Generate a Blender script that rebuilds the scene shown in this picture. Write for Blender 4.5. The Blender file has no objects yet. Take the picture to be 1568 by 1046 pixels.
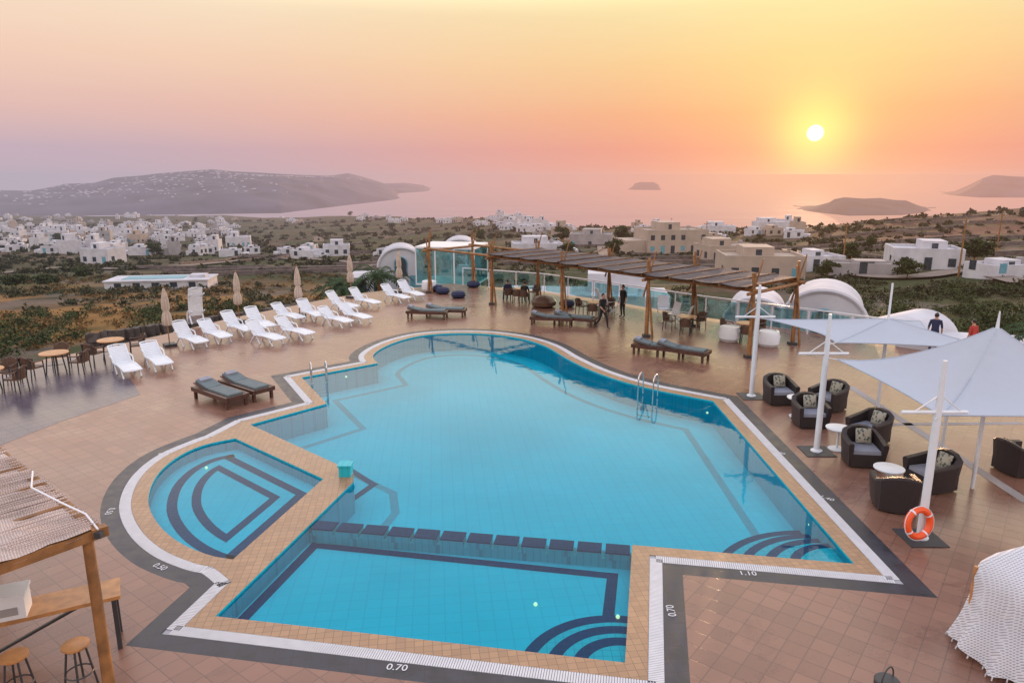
import bpy, bmesh, math, random
import numpy as np
from mathutils import Vector, Matrix, geometry, noise
random.seed(7); rng=np.random.default_rng(7)
scene=bpy.context.scene
scene.view_settings.view_transform='Standard'; scene.view_settings.look='None'; scene.view_settings.exposure=0
# ------------------------------------------------------------------ survey of the site (ground bearings -> metres)
F=1100.0; PITCH=math.atan(258/1100); H=7.6
CP,SP=math.cos(PITCH),math.sin(PITCH)
def ray(px,py):
    u=px-784; v=py-523
    return Vector((u,F*CP-v*SP,-F*SP-v*CP))
def G(px,py,z=0.0):
    r=ray(px,py); t=(z-H)/r.z
    return Vector((r.x*t,r.y*t))
def G3(px,py,z=0.0):
    g=G(px,py,z); return Vector((g.x,g.y,z))
def srgb(r,g,b):
    f=lambda c:(c/255/12.92) if c/255<=0.04045 else ((c/255+0.055)/1.055)**2.4
    return (f(r),f(g),f(b),1)
SUN_EL=math.radians(2.75); SUN_AZ=math.radians(22.1)
SUND=Vector((math.sin(SUN_AZ)*math.cos(SUN_EL),math.cos(SUN_AZ)*math.cos(SUN_EL),math.sin(SUN_EL)))
# ------------------------------------------------------------------ node helpers
def N(nt,t,**kw):
    n=nt.nodes.new(t)
    for k,v in kw.items(): setattr(n,k,v)
    return n
def L(nt,a,b): nt.links.new(a,b)
def Mth(nt,op,a,b=None,clamp=False):
    n=N(nt,'ShaderNodeMath',operation=op); n.use_clamp=clamp
    for i,x in enumerate((a,b)):
        if x is None: continue
        if isinstance(x,(int,float)): n.inputs[i].default_value=x
        else: L(nt,x,n.inputs[i])
    return n.outputs[0]
def MixC(nt,fac,a,b,blend='MIX'):
    n=N(nt,'ShaderNodeMix',data_type='RGBA',blend_type=blend)
    for s,x in ((n.inputs[0],fac),(n.inputs[6],a),(n.inputs[7],b)):
        if isinstance(x,(int,float)): s.default_value=x
        elif isinstance(x,tuple): s.default_value=x if len(x)==4 else (*x,1)
        else: L(nt,x,s)
    return n.outputs[2]
def Ramp(nt,fac,stops,interp='LINEAR'):
    n=N(nt,'ShaderNodeValToRGB'); cr=n.color_ramp; cr.interpolation=interp
    while len(cr.elements)<len(stops): cr.elements.new(0.5)
    for e,(p,c) in zip(cr.elements,stops):
        e.position=p; e.color=c if len(c)==4 else (*c,1)
    L(nt,fac,n.inputs[0]); return n.outputs[0]
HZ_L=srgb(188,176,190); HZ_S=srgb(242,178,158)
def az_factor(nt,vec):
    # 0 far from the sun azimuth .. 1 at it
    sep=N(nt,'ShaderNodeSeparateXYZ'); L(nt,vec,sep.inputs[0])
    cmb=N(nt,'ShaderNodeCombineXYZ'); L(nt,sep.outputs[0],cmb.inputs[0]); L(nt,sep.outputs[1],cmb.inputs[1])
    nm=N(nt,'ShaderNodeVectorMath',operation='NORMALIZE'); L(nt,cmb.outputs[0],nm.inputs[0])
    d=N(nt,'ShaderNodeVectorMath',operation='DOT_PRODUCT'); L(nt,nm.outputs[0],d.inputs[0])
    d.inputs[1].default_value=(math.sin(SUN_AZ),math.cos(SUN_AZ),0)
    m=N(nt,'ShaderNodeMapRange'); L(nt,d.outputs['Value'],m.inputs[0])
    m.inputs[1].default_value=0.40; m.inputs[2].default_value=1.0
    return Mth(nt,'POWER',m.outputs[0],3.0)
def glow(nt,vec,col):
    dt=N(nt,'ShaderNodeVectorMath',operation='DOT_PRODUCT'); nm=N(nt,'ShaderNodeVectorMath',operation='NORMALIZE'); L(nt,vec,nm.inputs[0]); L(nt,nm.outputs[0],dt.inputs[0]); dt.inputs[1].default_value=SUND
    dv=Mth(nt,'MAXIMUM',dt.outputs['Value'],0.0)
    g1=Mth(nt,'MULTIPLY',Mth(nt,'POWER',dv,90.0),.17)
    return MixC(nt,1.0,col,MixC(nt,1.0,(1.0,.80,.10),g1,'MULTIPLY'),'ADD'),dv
def haze(nt,shader,dist=5200.0):  # aerial haze put into the material as emission, growing with distance from origin
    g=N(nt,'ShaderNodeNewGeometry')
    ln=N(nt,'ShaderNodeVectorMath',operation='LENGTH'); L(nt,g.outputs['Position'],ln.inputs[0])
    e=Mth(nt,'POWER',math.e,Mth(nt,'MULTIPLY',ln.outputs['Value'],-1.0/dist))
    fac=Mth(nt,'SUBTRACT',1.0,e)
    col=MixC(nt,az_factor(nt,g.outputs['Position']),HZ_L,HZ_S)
    col,_=glow(nt,g.outputs['Position'],col)  # sun glow added to the haze emission as well
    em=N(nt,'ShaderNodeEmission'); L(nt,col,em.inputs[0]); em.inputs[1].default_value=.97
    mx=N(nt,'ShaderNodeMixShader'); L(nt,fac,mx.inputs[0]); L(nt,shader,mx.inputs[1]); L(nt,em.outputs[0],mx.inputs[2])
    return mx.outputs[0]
def newmat(name):
    m=bpy.data.materials.new(name); m.use_nodes=True; nt=m.node_tree
    return m,nt,nt.nodes['Principled BSDF'],nt.nodes['Material Output']
def mat(name,col,rough=.6,var=.15,scale=3.0,bump=0.0,bscale=20.0,metal=0,hz=False,emit=None,detail=3,hdist=5200):
    m,nt,b,o=newmat(name)
    c=col[:3]
    tc=N(nt,'ShaderNodeTexCoord')
    nz=N(nt,'ShaderNodeTexNoise'); nz.inputs['Scale'].default_value=scale; nz.inputs['Detail'].default_value=detail
    L(nt,tc.outputs['Object'],nz.inputs['Vector'])
    r=Ramp(nt,nz.outputs['Fac'],[(.3,tuple(x*(1-var) for x in c)),(.7,tuple(min(1,x*(1+var)) for x in c))])
    L(nt,r,b.inputs['Base Color'])
    b.inputs['Roughness'].default_value=rough; b.inputs['Metallic'].default_value=metal
    if bump:
        n2=N(nt,'ShaderNodeTexNoise'); n2.inputs['Scale'].default_value=bscale; L(nt,tc.outputs['Object'],n2.inputs['Vector'])
        bp=N(nt,'ShaderNodeBump'); bp.inputs['Strength'].default_value=bump; bp.inputs['Distance'].default_value=.02
        L(nt,n2.outputs['Fac'],bp.inputs['Height']); L(nt,bp.outputs[0],b.inputs['Normal'])
    if emit:
        b.inputs['Emission Color'].default_value=(*emit[:3],1); b.inputs['Emission Strength'].default_value=emit[3]
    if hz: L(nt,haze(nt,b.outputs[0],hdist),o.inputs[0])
    return m
# ------------------------------------------------------------------ mesh builder
class MB:
    def __init__(s): s.v=[];s.f=[];s.m=[]
    def add(s,vs,fs,mi=0):
        o=len(s.v); s.v.extend([tuple(v) for v in vs]); s.f.extend([tuple(i+o for i in f) for f in fs]); s.m.extend([mi]*len(fs))
    def box(s,c,sz,mi=0,R=None,taper=1.0):
        c=Vector(c); x,y,z=[a/2 for a in sz]
        vs=[]
        for dz in (-z,z):
            k=taper if dz>0 else 1
            for dx,dy in((-x,-y),(x,-y),(x,y),(-x,y)):
                p=Vector((dx*k,dy*k,dz))
                if R is not None: p=R@p
                vs.append(c+p)
        s.add(vs,[(3,2,1,0),(4,5,6,7),(0,1,5,4),(1,2,6,5),(2,3,7,6),(3,0,4,7)],mi)
    def beam(s,p0,p1,w,h,mi=0):
        p0=Vector(p0);p1=Vector(p1); d=p1-p0
        q=d.to_track_quat('X','Z').to_matrix()
        s.box((p0+p1)/2,(d.length,w,h),mi,q)
    def tube(s,pts,rad,mi=0,n=8,closed=False):
        pts=[Vector(p) for p in pts]; k=len(pts)
        if not hasattr(rad,'__len__'): rad=[rad]*k
        vs=[];fs=[]; up=None
        for i,p in enumerate(pts):
            a=pts[(i-1)%k] if (closed or i>0) else p; b=pts[(i+1)%k] if (closed or i<k-1) else p
            t=(b-a).normalized()
            if up is None:
                up=Vector((0,0,1)) if abs(t.z)<.9 else Vector((1,0,0))
            sd=t.cross(up).normalized(); up=sd.cross(t).normalized()
            for j in range(n):
                an=2*math.pi*j/n
                vs.append(p+(sd*math.cos(an)+up*math.sin(an))*rad[i])
        for i in range(k if closed else k-1):
            for j in range(n):
                a=i*n+j;b=i*n+(j+1)%n;c=((i+1)%k)*n+(j+1)%n;d=((i+1)%k)*n+j
                fs.append((a,d,c,b))
        if not closed: fs.append(tuple(range(n))); fs.append(tuple(reversed(range((k-1)*n,k*n))))
        s.add(vs,fs,mi)
    def lathe(s,prof,mi=0,n=16,c=(0,0,0),folds=0,amp=0,sx=1,sy=1,caps=True):
        vs=[];fs=[]; c=Vector(c)
        for r,z in prof:
            for j in range(n):
                a=2*math.pi*j/n; rr=r*(1+amp*math.cos(folds*a)) if folds else r
                vs.append(c+Vector((rr*math.cos(a)*sx,rr*math.sin(a)*sy,z)))
        for i in range(len(prof)-1):
            for j in range(n):
                a=i*n+j;b=i*n+(j+1)%n; fs.append((a,b,b+n,a+n))
        if caps:
            fs.append(tuple(reversed(range(n)))); fs.append(tuple(range((len(prof)-1)*n,len(prof)*n)))
        s.add(vs,fs,mi)
    def ball(s,c,r,mi=0,n=12,m=8,sc=(1,1,1)):
        prof=[(max(1e-3,r*math.sin(math.pi*i/m)),-r*math.cos(math.pi*i/m)*sc[2]) for i in range(m+1)]
        s.lathe(prof,mi,n,c,sx=sc[0],sy=sc[1])
    def mesh(s,name,mats,smooth=True,ang=35):
        me=bpy.data.meshes.new(name); me.from_pydata(s.v,[],s.f)
        for m in mats: me.materials.append(m)
        me.polygons.foreach_set('material_index',s.m); me.update()
        if smooth:
            me.shade_smooth(); me.set_sharp_from_angle(angle=math.radians(ang))
        return me
def put(name,me,loc=(0,0,0),rz=0,sc=1,parent=None):
    ob=bpy.data.objects.new(name,me); ob.location=loc; ob.rotation_euler=(0,0,rz); ob.scale=(sc,sc,sc)
    scene.collection.objects.link(ob)
    if parent: ob.parent=parent
    return ob
def empty(name,loc=(0,0,0)):
    e=bpy.data.objects.new(name,None); e.location=loc; scene.collection.objects.link(e); return e
def fill(polys,z,mi=0,mb=None):
    polys=[[Vector((p[0],p[1],0)) for p in q] for q in polys]
    tris=geometry.tessellate_polygon(polys)
    vs=[Vector((p.x,p.y,z)) for q in polys for p in q]
    fs=[]
    for t in tris:
        a,b,c=[vs[i] for i in t]
        ar=(b-a).cross(c-a).z
        if abs(ar)<1e-9: continue
        fs.append(tuple(t) if ar>0 else tuple(reversed(t)))
    mb=mb or MB(); mb.add(vs,fs,mi); return mb
def area(p): return sum(p[i].x*p[(i+1)%len(p)].y-p[(i+1)%len(p)].x*p[i].y for i in range(len(p)))/2
def ccw(p): return p if area(p)>0 else list(reversed(p))
def offset(p,d,loops=True):
    n=len(p); out=[]
    for i in range(n):
        a,b,c=p[i-1],p[i],p[(i+1)%n]
        d1=(b-a).normalized(); d2=(c-b).normalized()
        n1=Vector((d1.y,-d1.x)); n2=Vector((d2.y,-d2.x))
        m=(n1+n2); k=max(.18,1+n1.dot(n2)); out.append(b+m*(d/k))
    ch=loops
    while ch:
        ch=False; n=len(out)
        for i in range(n):
            for s in range(2,min(14,n//2)):
                j=(i+s)%n
                q=geometry.intersect_line_line_2d(out[i],out[(i+1)%n],out[j],out[(j+1)%n])
                if q is not None:
                    if j>i: out=out[:i+1]+[Vector(q)]+out[j+1:]
                    else: out=[Vector(q)]+out[j+1:i+1]
                    ch=True; break
            if ch: break
    return out
def spline(pts,k=6):
    out=[]; n=len(pts)
    for i in range(n-1):
        p0=pts[max(0,i-1)];p1=pts[i];p2=pts[i+1];p3=pts[min(n-1,i+2)]
        for j in range(k):
            t=j/k
            out.append(.5*((2*p1)+(-p0+p2)*t+(2*p0-5*p1+4*p2-p3)*t*t+(-p0+3*p1-3*p2+p3)*t**3))
    out.append(pts[-1]); return out
# ------------------------------------------------------------------ world / sun / camera
w=bpy.data.worlds.new("World"); scene.world=w; w.use_nodes=True; nt=w.node_tree
for n in list(nt.nodes): nt.nodes.remove(n)
out=N(nt,'ShaderNodeOutputWorld'); tc=N(nt,'ShaderNodeTexCoord')
vec=tc.outputs['Generated']
sep=N(nt,'ShaderNodeSeparateXYZ'); L(nt,vec,sep.inputs[0]); z=Mth(nt,'MAXIMUM',sep.outputs[2],0.0)
warp=N(nt,'ShaderNodeTexNoise'); warp.inputs['Scale'].default_value=2.2; warp.inputs['Detail'].default_value=2
mp=N(nt,'ShaderNodeMapping'); mp.inputs['Scale'].default_value=(1,1,9); L(nt,vec,mp.inputs[0]); L(nt,mp.outputs[0],warp.inputs[0])
zz=Mth(nt,'ADD',z,Mth(nt,'MULTIPLY',Mth(nt,'SUBTRACT',warp.outputs['Fac'],.5),Mth(nt,'MULTIPLY',z,.22)))
zs=Mth(nt,'POWER',zz,0.5)   # more resolution near the horizon
sq=math.sqrt
away=Ramp(nt,zs,[(0,HZ_L),(sq(.03),srgb(200,178,190)),(sq(.075),srgb(230,191,184)),(sq(.137),srgb(246,209,188)),(sq(.21),srgb(253,231,205)),(sq(.45),srgb(232,224,222)),(1,srgb(200,206,226))])
tow=Ramp(nt,zs,[(0,HZ_S),(sq(.03),srgb(248,166,138)),(sq(.075),srgb(253,182,134)),(sq(.137),srgb(254,210,148)),(sq(.21),srgb(254,233,172)),(sq(.45),srgb(242,230,214)),(1,srgb(205,208,224))])
col=MixC(nt,az_factor(nt,vec),away,tow)
bo=Ramp(nt,z,[(.19,(.4,.4,.4)),(.30,(1.0,.98,.95)),(.46,(.95,.95,.94)),(.62,(.66,.66,.67)),(1,(.74,.74,.76))],'EASE')  # out-of-view upper sky given added brightness to lift deck and pool
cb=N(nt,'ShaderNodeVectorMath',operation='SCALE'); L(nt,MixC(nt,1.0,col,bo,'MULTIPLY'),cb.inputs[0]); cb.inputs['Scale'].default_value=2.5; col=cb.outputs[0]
col,dv=glow(nt,vec,col)
g2=Mth(nt,'MULTIPLY',Mth(nt,'POWER',dv,1000.0),.65)
disc=N(nt,'ShaderNodeMapRange',interpolation_type='SMOOTHSTEP'); L(nt,dv,disc.inputs[0]); disc.inputs[1].default_value=math.cos(math.radians(.62)); disc.inputs[2].default_value=math.cos(math.radians(.42)); disc.inputs[4].default_value=2.0
col=MixC(nt,1.0,col,MixC(nt,1.0,(1.0,.66,.10),g2,'MULTIPLY'),'ADD')
col=MixC(nt,1.0,col,MixC(nt,1.0,(1.0,.95,.6),disc.outputs[0],'MULTIPLY'),'ADD')
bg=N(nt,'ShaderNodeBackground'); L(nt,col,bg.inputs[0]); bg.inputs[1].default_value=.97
sky=N(nt,'ShaderNodeTexSky'); sky.sky_type='NISHITA'; sky.sun_disc=False; sky.sun_elevation=SUN_EL; sky.sun_rotation=SUN_AZ
bg2=N(nt,'ShaderNodeBackground'); L(nt,sky.outputs[0],bg2.inputs[0]); bg2.inputs[1].default_value=.001
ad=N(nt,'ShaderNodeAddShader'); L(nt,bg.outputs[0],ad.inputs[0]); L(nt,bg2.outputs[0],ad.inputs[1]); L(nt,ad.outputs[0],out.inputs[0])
sl=bpy.data.lights.new('sun','SUN'); sl.energy=2.6; sl.angle=math.radians(1.0); sl.color=(1,.58,.32)
so=bpy.data.objects.new('sun',sl); so.rotation_mode='QUATERNION'; so.rotation_quaternion=(-SUND).to_track_quat('-Z','Y'); scene.collection.objects.link(so)
cam=bpy.data.cameras.new('camera'); cam.sensor_width=36; cam.lens=36*F/1568; cam.clip_end=200000; cam.clip_start=.1
co=bpy.data.objects.new('camera',cam); co.location=(0,0,H); co.rotation_euler=(math.pi/2-PITCH,0,0); scene.collection.objects.link(co); scene.camera=co
# ------------------------------------------------------------------ materials
M_white=mat('white_plastic',(.68,.71,.77),.35,.04)
M_wall=mat('white_stucco',(.48,.48,.53),.85,.14,.6,.3,8,hz=True)
M_cream=mat('cream_stucco',(.36,.29,.245),.85,.1,.5,.3,8,hz=True)
M_grayw=mat('grey_stucco',(.30,.28,.29),.85,.15,.5,hz=True)
M_win=mat('window_glass',(.03,.045,.06),.15,.3,hz=True)
M_blueg=mat('blue_shutter',(.10,.28,.36),.5,.1,hz=True)
M_wood=mat('pergola_wood',(.25,.115,.04),.55,.35,4,.3,30)
M_teak=mat('dark_teak',(.07,.028,.02),.4,.3,6)
M_cush=mat('grey_cushion',(.12,.155,.17),.8,.1)
M_wick=mat('dark_wicker',(.025,.016,.018),.45,.5,60,.8,90)
M_seat=mat('pale_cushion',(.26,.27,.33),.85,.08)
M_beige=mat('beige_fabric',(.50,.41,.35),.85,.12,5)
M_metal=mat('steel',(.6,.6,.62),.2,.05,metal=1)
M_dark=mat('dark_base',(.04,.04,.045),.5,.2)
M_post=mat('white_mast',(.64,.67,.72),.35,.04)
M_tan=mat('table_wood',(.42,.20,.075),.4,.25,5)
M_chair=mat('brown_rattan',(.11,.06,.04),.5,.3,30,.4,60)
M_skin=mat('skin',(.4,.22,.15),.5,.08)
M_hair=mat('hair',(.02,.015,.012),.5,.2)
M_black=mat('black_cloth',(.015,.015,.018),.8,.2)
M_navy=mat('navy_cloth',(.02,.025,.07),.8,.2)
M_red=mat('red_cloth',(.4,.04,.03),.8,.2)
M_stone=mat('dry_stone',(.075,.06,.055),.9,.4,2,.5,6)
M_lamp=mat('pool_lamp',(.9,.8,.5),.5,0,emit=(1,.85,.45,.9))
def tile_mat(name,c1,c2,mortar,size,msize,rough,rot=0,off=0,asp=1,bump=.2,var=.12,nscale=.25,wet=0):
    m,nt,b,o=newmat(name)
    tc=N(nt,'ShaderNodeTexCoord'); mp=N(nt,'ShaderNodeMapping'); mp.inputs['Rotation'].default_value=(0,0,rot); L(nt,tc.outputs['Object'],mp.inputs[0])
    br=N(nt,'ShaderNodeTexBrick'); br.offset=off; br.squash=1; L(nt,mp.outputs[0],br.inputs['Vector'])
    br.inputs['Color1'].default_value=(*c1,1); br.inputs['Color2'].default_value=(*c2,1); br.inputs['Mortar'].default_value=(*mortar,1)
    br.inputs['Scale'].default_value=1; br.inputs['Brick Width'].default_value=size*asp; br.inputs['Row Height'].default_value=size; br.inputs['Mortar Size'].default_value=msize; br.inputs['Mortar Smooth'].default_value=.3
    nz=N(nt,'ShaderNodeTexNoise'); nz.inputs['Scale'].default_value=nscale; nz.inputs['Detail'].default_value=5; nz.inputs['Roughness'].default_value=.65; L(nt,tc.outputs['Object'],nz.inputs['Vector'])
    v=Ramp(nt,nz.outputs['Fac'],[(.3,(1-var*1.6,)*3),(.7,(1+var,)*3)])
    c=MixC(nt,1.0,br.outputs['Color'],v,'MULTIPLY')
    rr=N(nt,'ShaderNodeMapRange'); L(nt,nz.outputs['Fac'],rr.inputs[0]); rr.inputs[1].default_value=.3; rr.inputs[2].default_value=.7; rr.inputs[3].default_value=rough*.7; rr.inputs[4].default_value=rough*1.3
    ro=rr.outputs[0]
    if wet:   # damp patches left by bathers: darker and glossier
        n3=N(nt,'ShaderNodeTexNoise'); n3.inputs['Scale'].default_value=.45; n3.inputs['Detail'].default_value=7; n3.inputs['Roughness'].default_value=.7; n3.inputs['Distortion'].default_value=.6; L(nt,tc.outputs['Object'],n3.inputs['Vector'])
        wm=N(nt,'ShaderNodeMapRange'); L(nt,n3.outputs['Fac'],wm.inputs[0]); wm.inputs[1].default_value=.54; wm.inputs[2].default_value=.66
        c=MixC(nt,Mth(nt,'MULTIPLY',wm.outputs[0],wet),c,MixC(nt,1.0,c,(.6,.52,.52),'MULTIPLY'))
        ro=Mth(nt,'MULTIPLY',ro,Mth(nt,'SUBTRACT',1.0,Mth(nt,'MULTIPLY',wm.outputs[0],.4)))
    L(nt,c,b.inputs['Base Color']); L(nt,ro,b.inputs['Roughness'])
    bp=N(nt,'ShaderNodeBump'); bp.inputs['Strength'].default_value=bump; bp.inputs['Distance'].default_value=.01; bp.invert=True
    L(nt,br.outputs['Fac'],bp.inputs['Height']); L(nt,bp.outputs[0],b.inputs['Normal'])
    return m
M_deck=tile_mat('terracotta_tiles',(.255,.130,.092),(.205,.105,.075),(.145,.08,.062),.36,.010,.30,rot=math.radians(38),wet=.6)
M_deckb=tile_mat('blue_grey_tiles',(.085,.068,.10),(.068,.055,.085),(.045,.042,.06),.40,.012,.26,rot=math.radians(38))
M_cop=tile_mat('tan_coping',(.38,.225,.125),(.31,.18,.10),(.21,.13,.08),.15,.008,.35,rot=math.radians(-8))
M_slate=tile_mat('slate_border',(.030,.030,.046),(.024,.024,.037),(.018,.018,.022),.30,.006,.4,rot=math.radians(-8),var=.4,nscale=3)
M_floor=tile_mat('pool_tiles',(.0005,.50,.64),(.0005,.48,.62),(.0005,.41,.56),.30,.010,.5,rot=math.radians(-6),var=.06)
M_pwall=tile_mat('pool_wall_tiles',(.001,.42,.54),(.001,.39,.51),(.001,.30,.42),.30,.01,.5,var=.05)
M_ltile=tile_mat('pale_pool_tiles',(.01,.46,.55),(.01,.42,.51),(.01,.30,.40),.15,.008,.5,var=.05)
M_line=tile_mat('navy_pool_tiles',(.002,.016,.10),(.002,.013,.08),(.004,.03,.14),.15,.008,.5,var=.1)
M_line2=tile_mat('water_veiled_line_tiles',(.13,.30,.40),(.11,.27,.37),(.1,.27,.36),.15,.008,.5,var=.1)  # line colour paled to stand in for light scattered by the water
M_grate=mat('white_grate',(.58,.58,.62),.5,.06,5)
M_under=mat('gutter_channel',(.32,.32,.35),.6,.1)
# water
M_water,nt,b,o=newmat('pool_water')
tc=N(nt,'ShaderNodeTexCoord'); n1=N(nt,'ShaderNodeTexNoise'); n1.inputs['Scale'].default_value=1.3; n1.inputs['Detail'].default_value=3; L(nt,tc.outputs['Object'],n1.inputs[0])
bp=N(nt,'ShaderNodeBump'); bp.inputs['Strength'].default_value=.16; bp.inputs['Distance'].default_value=.03; L(nt,n1.outputs['Fac'],bp.inputs['Height'])
fr=N(nt,'ShaderNodeFresnel'); fr.inputs[0].default_value=1.24; L(nt,bp.outputs[0],fr.inputs['Normal'])
tr=N(nt,'ShaderNodeBsdfTransparent'); tr.inputs[0].default_value=(.5,.99,1,1)
gl=N(nt,'ShaderNodeBsdfGlossy'); gl.inputs['Roughness'].default_value=.03; L(nt,bp.outputs[0],gl.inputs['Normal'])
mx=N(nt,'ShaderNodeMixShader'); L(nt,fr.outputs[0],mx.inputs[0]); L(nt,tr.outputs[0],mx.inputs[1]); L(nt,gl.outputs[0],mx.inputs[2]); L(nt,mx.outputs[0],o.inputs[0])
# glass
M_glass,nt,b,o=newmat('teal_glass')
tr=N(nt,'ShaderNodeBsdfTransparent'); tr.inputs[0].default_value=(.6,.82,.84,1); gl=N(nt,'ShaderNodeBsdfGlossy'); gl.inputs['Roughness'].default_value=.05; gl.inputs[0].default_value=(.7,.9,.92,1)
mx=N(nt,'ShaderNodeMixShader'); mx.inputs[0].default_value=.2; L(nt,tr.outputs[0],mx.inputs[1]); L(nt,gl.outputs[0],mx.inputs[2]); L(nt,mx.outputs[0],o.inputs[0])
# fabric
def fabric(name,c):
    m,nt,b,o=newmat(name)
    d=N(nt,'ShaderNodeBsdfDiffuse'); d.inputs[0].default_value=(*c,1); t=N(nt,'ShaderNodeBsdfTranslucent'); t.inputs[0].default_value=(*c,1)
    tc=N(nt,'ShaderNodeTexCoord'); nz=N(nt,'ShaderNodeTexNoise'); nz.inputs['Scale'].default_value=1.5; L(nt,tc.outputs['Object'],nz.inputs[0])
    bp=N(nt,'ShaderNodeBump'); bp.inputs['Strength'].default_value=.6; bp.inputs['Distance'].default_value=.1; L(nt,nz.outputs[0],bp.inputs['Height']); L(nt,bp.outputs[0],d.inputs['Normal'])
    mx=N(nt,'ShaderNodeMixShader'); mx.inputs[0].default_value=.25; L(nt,d.outputs[0],mx.inputs[1]); L(nt,t.outputs[0],mx.inputs[2]); L(nt,mx.outputs[0],o.inputs[0]); return m
M_canvas=fabric('white_canvas',(.52,.57,.66))
def stripes(name,c1,c2,sc,rot,rough=.8,axis='X'):
    m,nt,b,o=newmat(name); tc=N(nt,'ShaderNodeTexCoord'); mp=N(nt,'ShaderNodeMapping'); mp.inputs['Rotation'].default_value=(0,0,rot); L(nt,tc.outputs['Object'],mp.inputs[0])
    wv=N(nt,'ShaderNodeTexWave',bands_direction=axis); wv.inputs['Scale'].default_value=sc; wv.inputs['Distortion'].default_value=2.5; wv.inputs['Detail'].default_value=3; wv.inputs['Detail Scale'].default_value=2; L(nt,mp.outputs[0],wv.inputs[0])
    nz=N(nt,'ShaderNodeTexNoise'); nz.inputs['Scale'].default_value=2; nz.inputs['Detail'].default_value=5; L(nt,tc.outputs['Object'],nz.inputs[0])
    c=MixC(nt,wv.outputs['Fac'],c1,c2); c=MixC(nt,.5,c,Ramp(nt,nz.outputs[0],[(.3,(.4,.4,.4)),(.7,(1,1,1))]),'MULTIPLY'); L(nt,c,b.inputs[0]); b.inputs['Roughness'].default_value=rough
    bp=N(nt,'ShaderNodeBump'); bp.inputs['Strength'].default_value=.6; bp.inputs['Distance'].default_value=.02; L(nt,wv.outputs['Fac'],bp.inputs['Height']); L(nt,bp.outputs[0],b.inputs['Normal'])
    return m
M_reed=stripes('reed_thatch',(.70,.57,.53),(.48,.37,.33),9,math.radians(-41))
M_slat=stripes('pergola_reed',(.13,.10,.11),(.05,.04,.045),5,math.radians(41))
M_net,nt,b,o=newmat('crochet_netting'); b.inputs[0].default_value=(.62,.64,.71,1); b.inputs['Roughness'].default_value=.9
tc=N(nt,'ShaderNodeTexCoord'); ws=[]
for dr in ((1,.4,1),(.4,-1,-1)):
    d_=N(nt,'ShaderNodeVectorMath',operation='DOT_PRODUCT'); L(nt,tc.outputs['Object'],d_.inputs[0]); d_.inputs[1].default_value=dr
    ws.append(Mth(nt,'ABSOLUTE',Mth(nt,'SINE',Mth(nt,'MULTIPLY',d_.outputs['Value'],62.0))))
hole=Mth(nt,'GREATER_THAN',Mth(nt,'MULTIPLY',ws[0],ws[1]),.5)
tr=N(nt,'ShaderNodeBsdfTransparent'); mx=N(nt,'ShaderNodeMixShader'); L(nt,Mth(nt,'MULTIPLY',hole,.5),mx.inputs[0]); L(nt,b.outputs[0],mx.inputs[1]); L(nt,tr.outputs[0],mx.inputs[2]); L(nt,mx.outputs[0],o.inputs[0])
# pattern pillow
M_pill,nt,b,o=newmat('patterned_pillow'); tc=N(nt,'ShaderNodeTexCoord'); vo=N(nt,'ShaderNodeTexVoronoi'); vo.inputs['Scale'].default_value=14; L(nt,tc.outputs['Object'],vo.inputs[0])
L(nt,Ramp(nt,vo.outputs['Distance'],[(.35,(.06,.08,.07)),(.45,(.34,.32,.26))]),b.inputs[0])
# ------------------------------------------------------------------ POOL
far=[G(*p) for p in [(1092,614),(1050,606),(1000,596),(950,583),(905,567),(868,549),(835,530),(795,518),(745,511.5),(690,510.5),(640,515),(598,527),(572,543),(578,556)]]
P=lambda *a:[G(*p) for p in a]
main_far=spline(far,6)
U0=P((957,1014),(330,943),(541,738),(541,722),(383,650),(500,618),(462,578))+list(reversed(main_far))+P((1308,863),(968,834))
WAT=ccw(U0)
arc=P((357,856),(322,850),(276,831),(242,802),(227,767),(238,731),(268,702),(310,682),(360,671))
S=ccw(spline(arc,4)+P((495,733)))
arc2=P((388,884),(352,857),(320,849),(276,831),(242,802),(227,767),(238,731),(268,702),(308,683),(338,672))
UN=ccw(P((957,1014),(330,943))+spline(arc2,5)+P((383,648),(500,618),(462,578))+list(reversed(main_far))+P((1308,863),(968,834)))
o1=offset(UN,.36); o2=offset(UN,.62); o3=offset(UN,1.0)
pool=empty('swimming_pool')
put('coping',fill([o1,WAT,S],.0).mesh('coping',[M_cop],False),parent=pool)
put('gutter_channel',fill([o2,o1],-.012).mesh('gutter_channel',[M_under],False),parent=pool)
put('slate_border',fill([o3,o2],.0).mesh('slate_border',[M_slate],False),parent=pool)
mb=MB()   # grate slats
mid=offset(UN,.49); n=len(mid)
for i in range(n):
    a,b=mid[i],mid[(i+1)%n]; d=b-a; ln=d.length
    if ln<.02: continue
    d/=ln; nn=Vector((-d.y,d.x)); k=max(1,int(ln/.042)); R=Matrix(((d.x,nn.x,0),(d.y,nn.y,0),(0,0,1)))
    for j in range(k):
        p=a+d*((j+.5)*ln/k); mb.box((p.x,p.y,-.002),(ln/k*.72,.245,.012),0,R)
put('gutter_grate',mb.mesh('gutter_grate',[M_grate],False),parent=pool)
def wall(poly,z0,z1,mb,mi=0):
    n=len(poly)
    for i in range(n):
        a,b=poly[i],poly[(i+1)%n]
        mb.add([(a.x,a.y,z0),(b.x,b.y,z0),(b.x,b.y,z1),(a.x,a.y,z1)],[(3,2,1,0)],mi)
DM,DB,DS=-.85,-.42,-.34
sp0,sp1=G(478,799),G(968,838)
MAINP=ccw(P((541,738),(541,722),(383,650),(500,618),(462,578))+list(reversed(main_far))+P((1308,863),(968,834))+[sp1,sp0])
BP=ccw([sp0,sp1]+P((957,1014),(330,943)))
mb=MB(); wall(WAT,DM,0,mb,0); wall(S,DS,0,mb,0)
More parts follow.
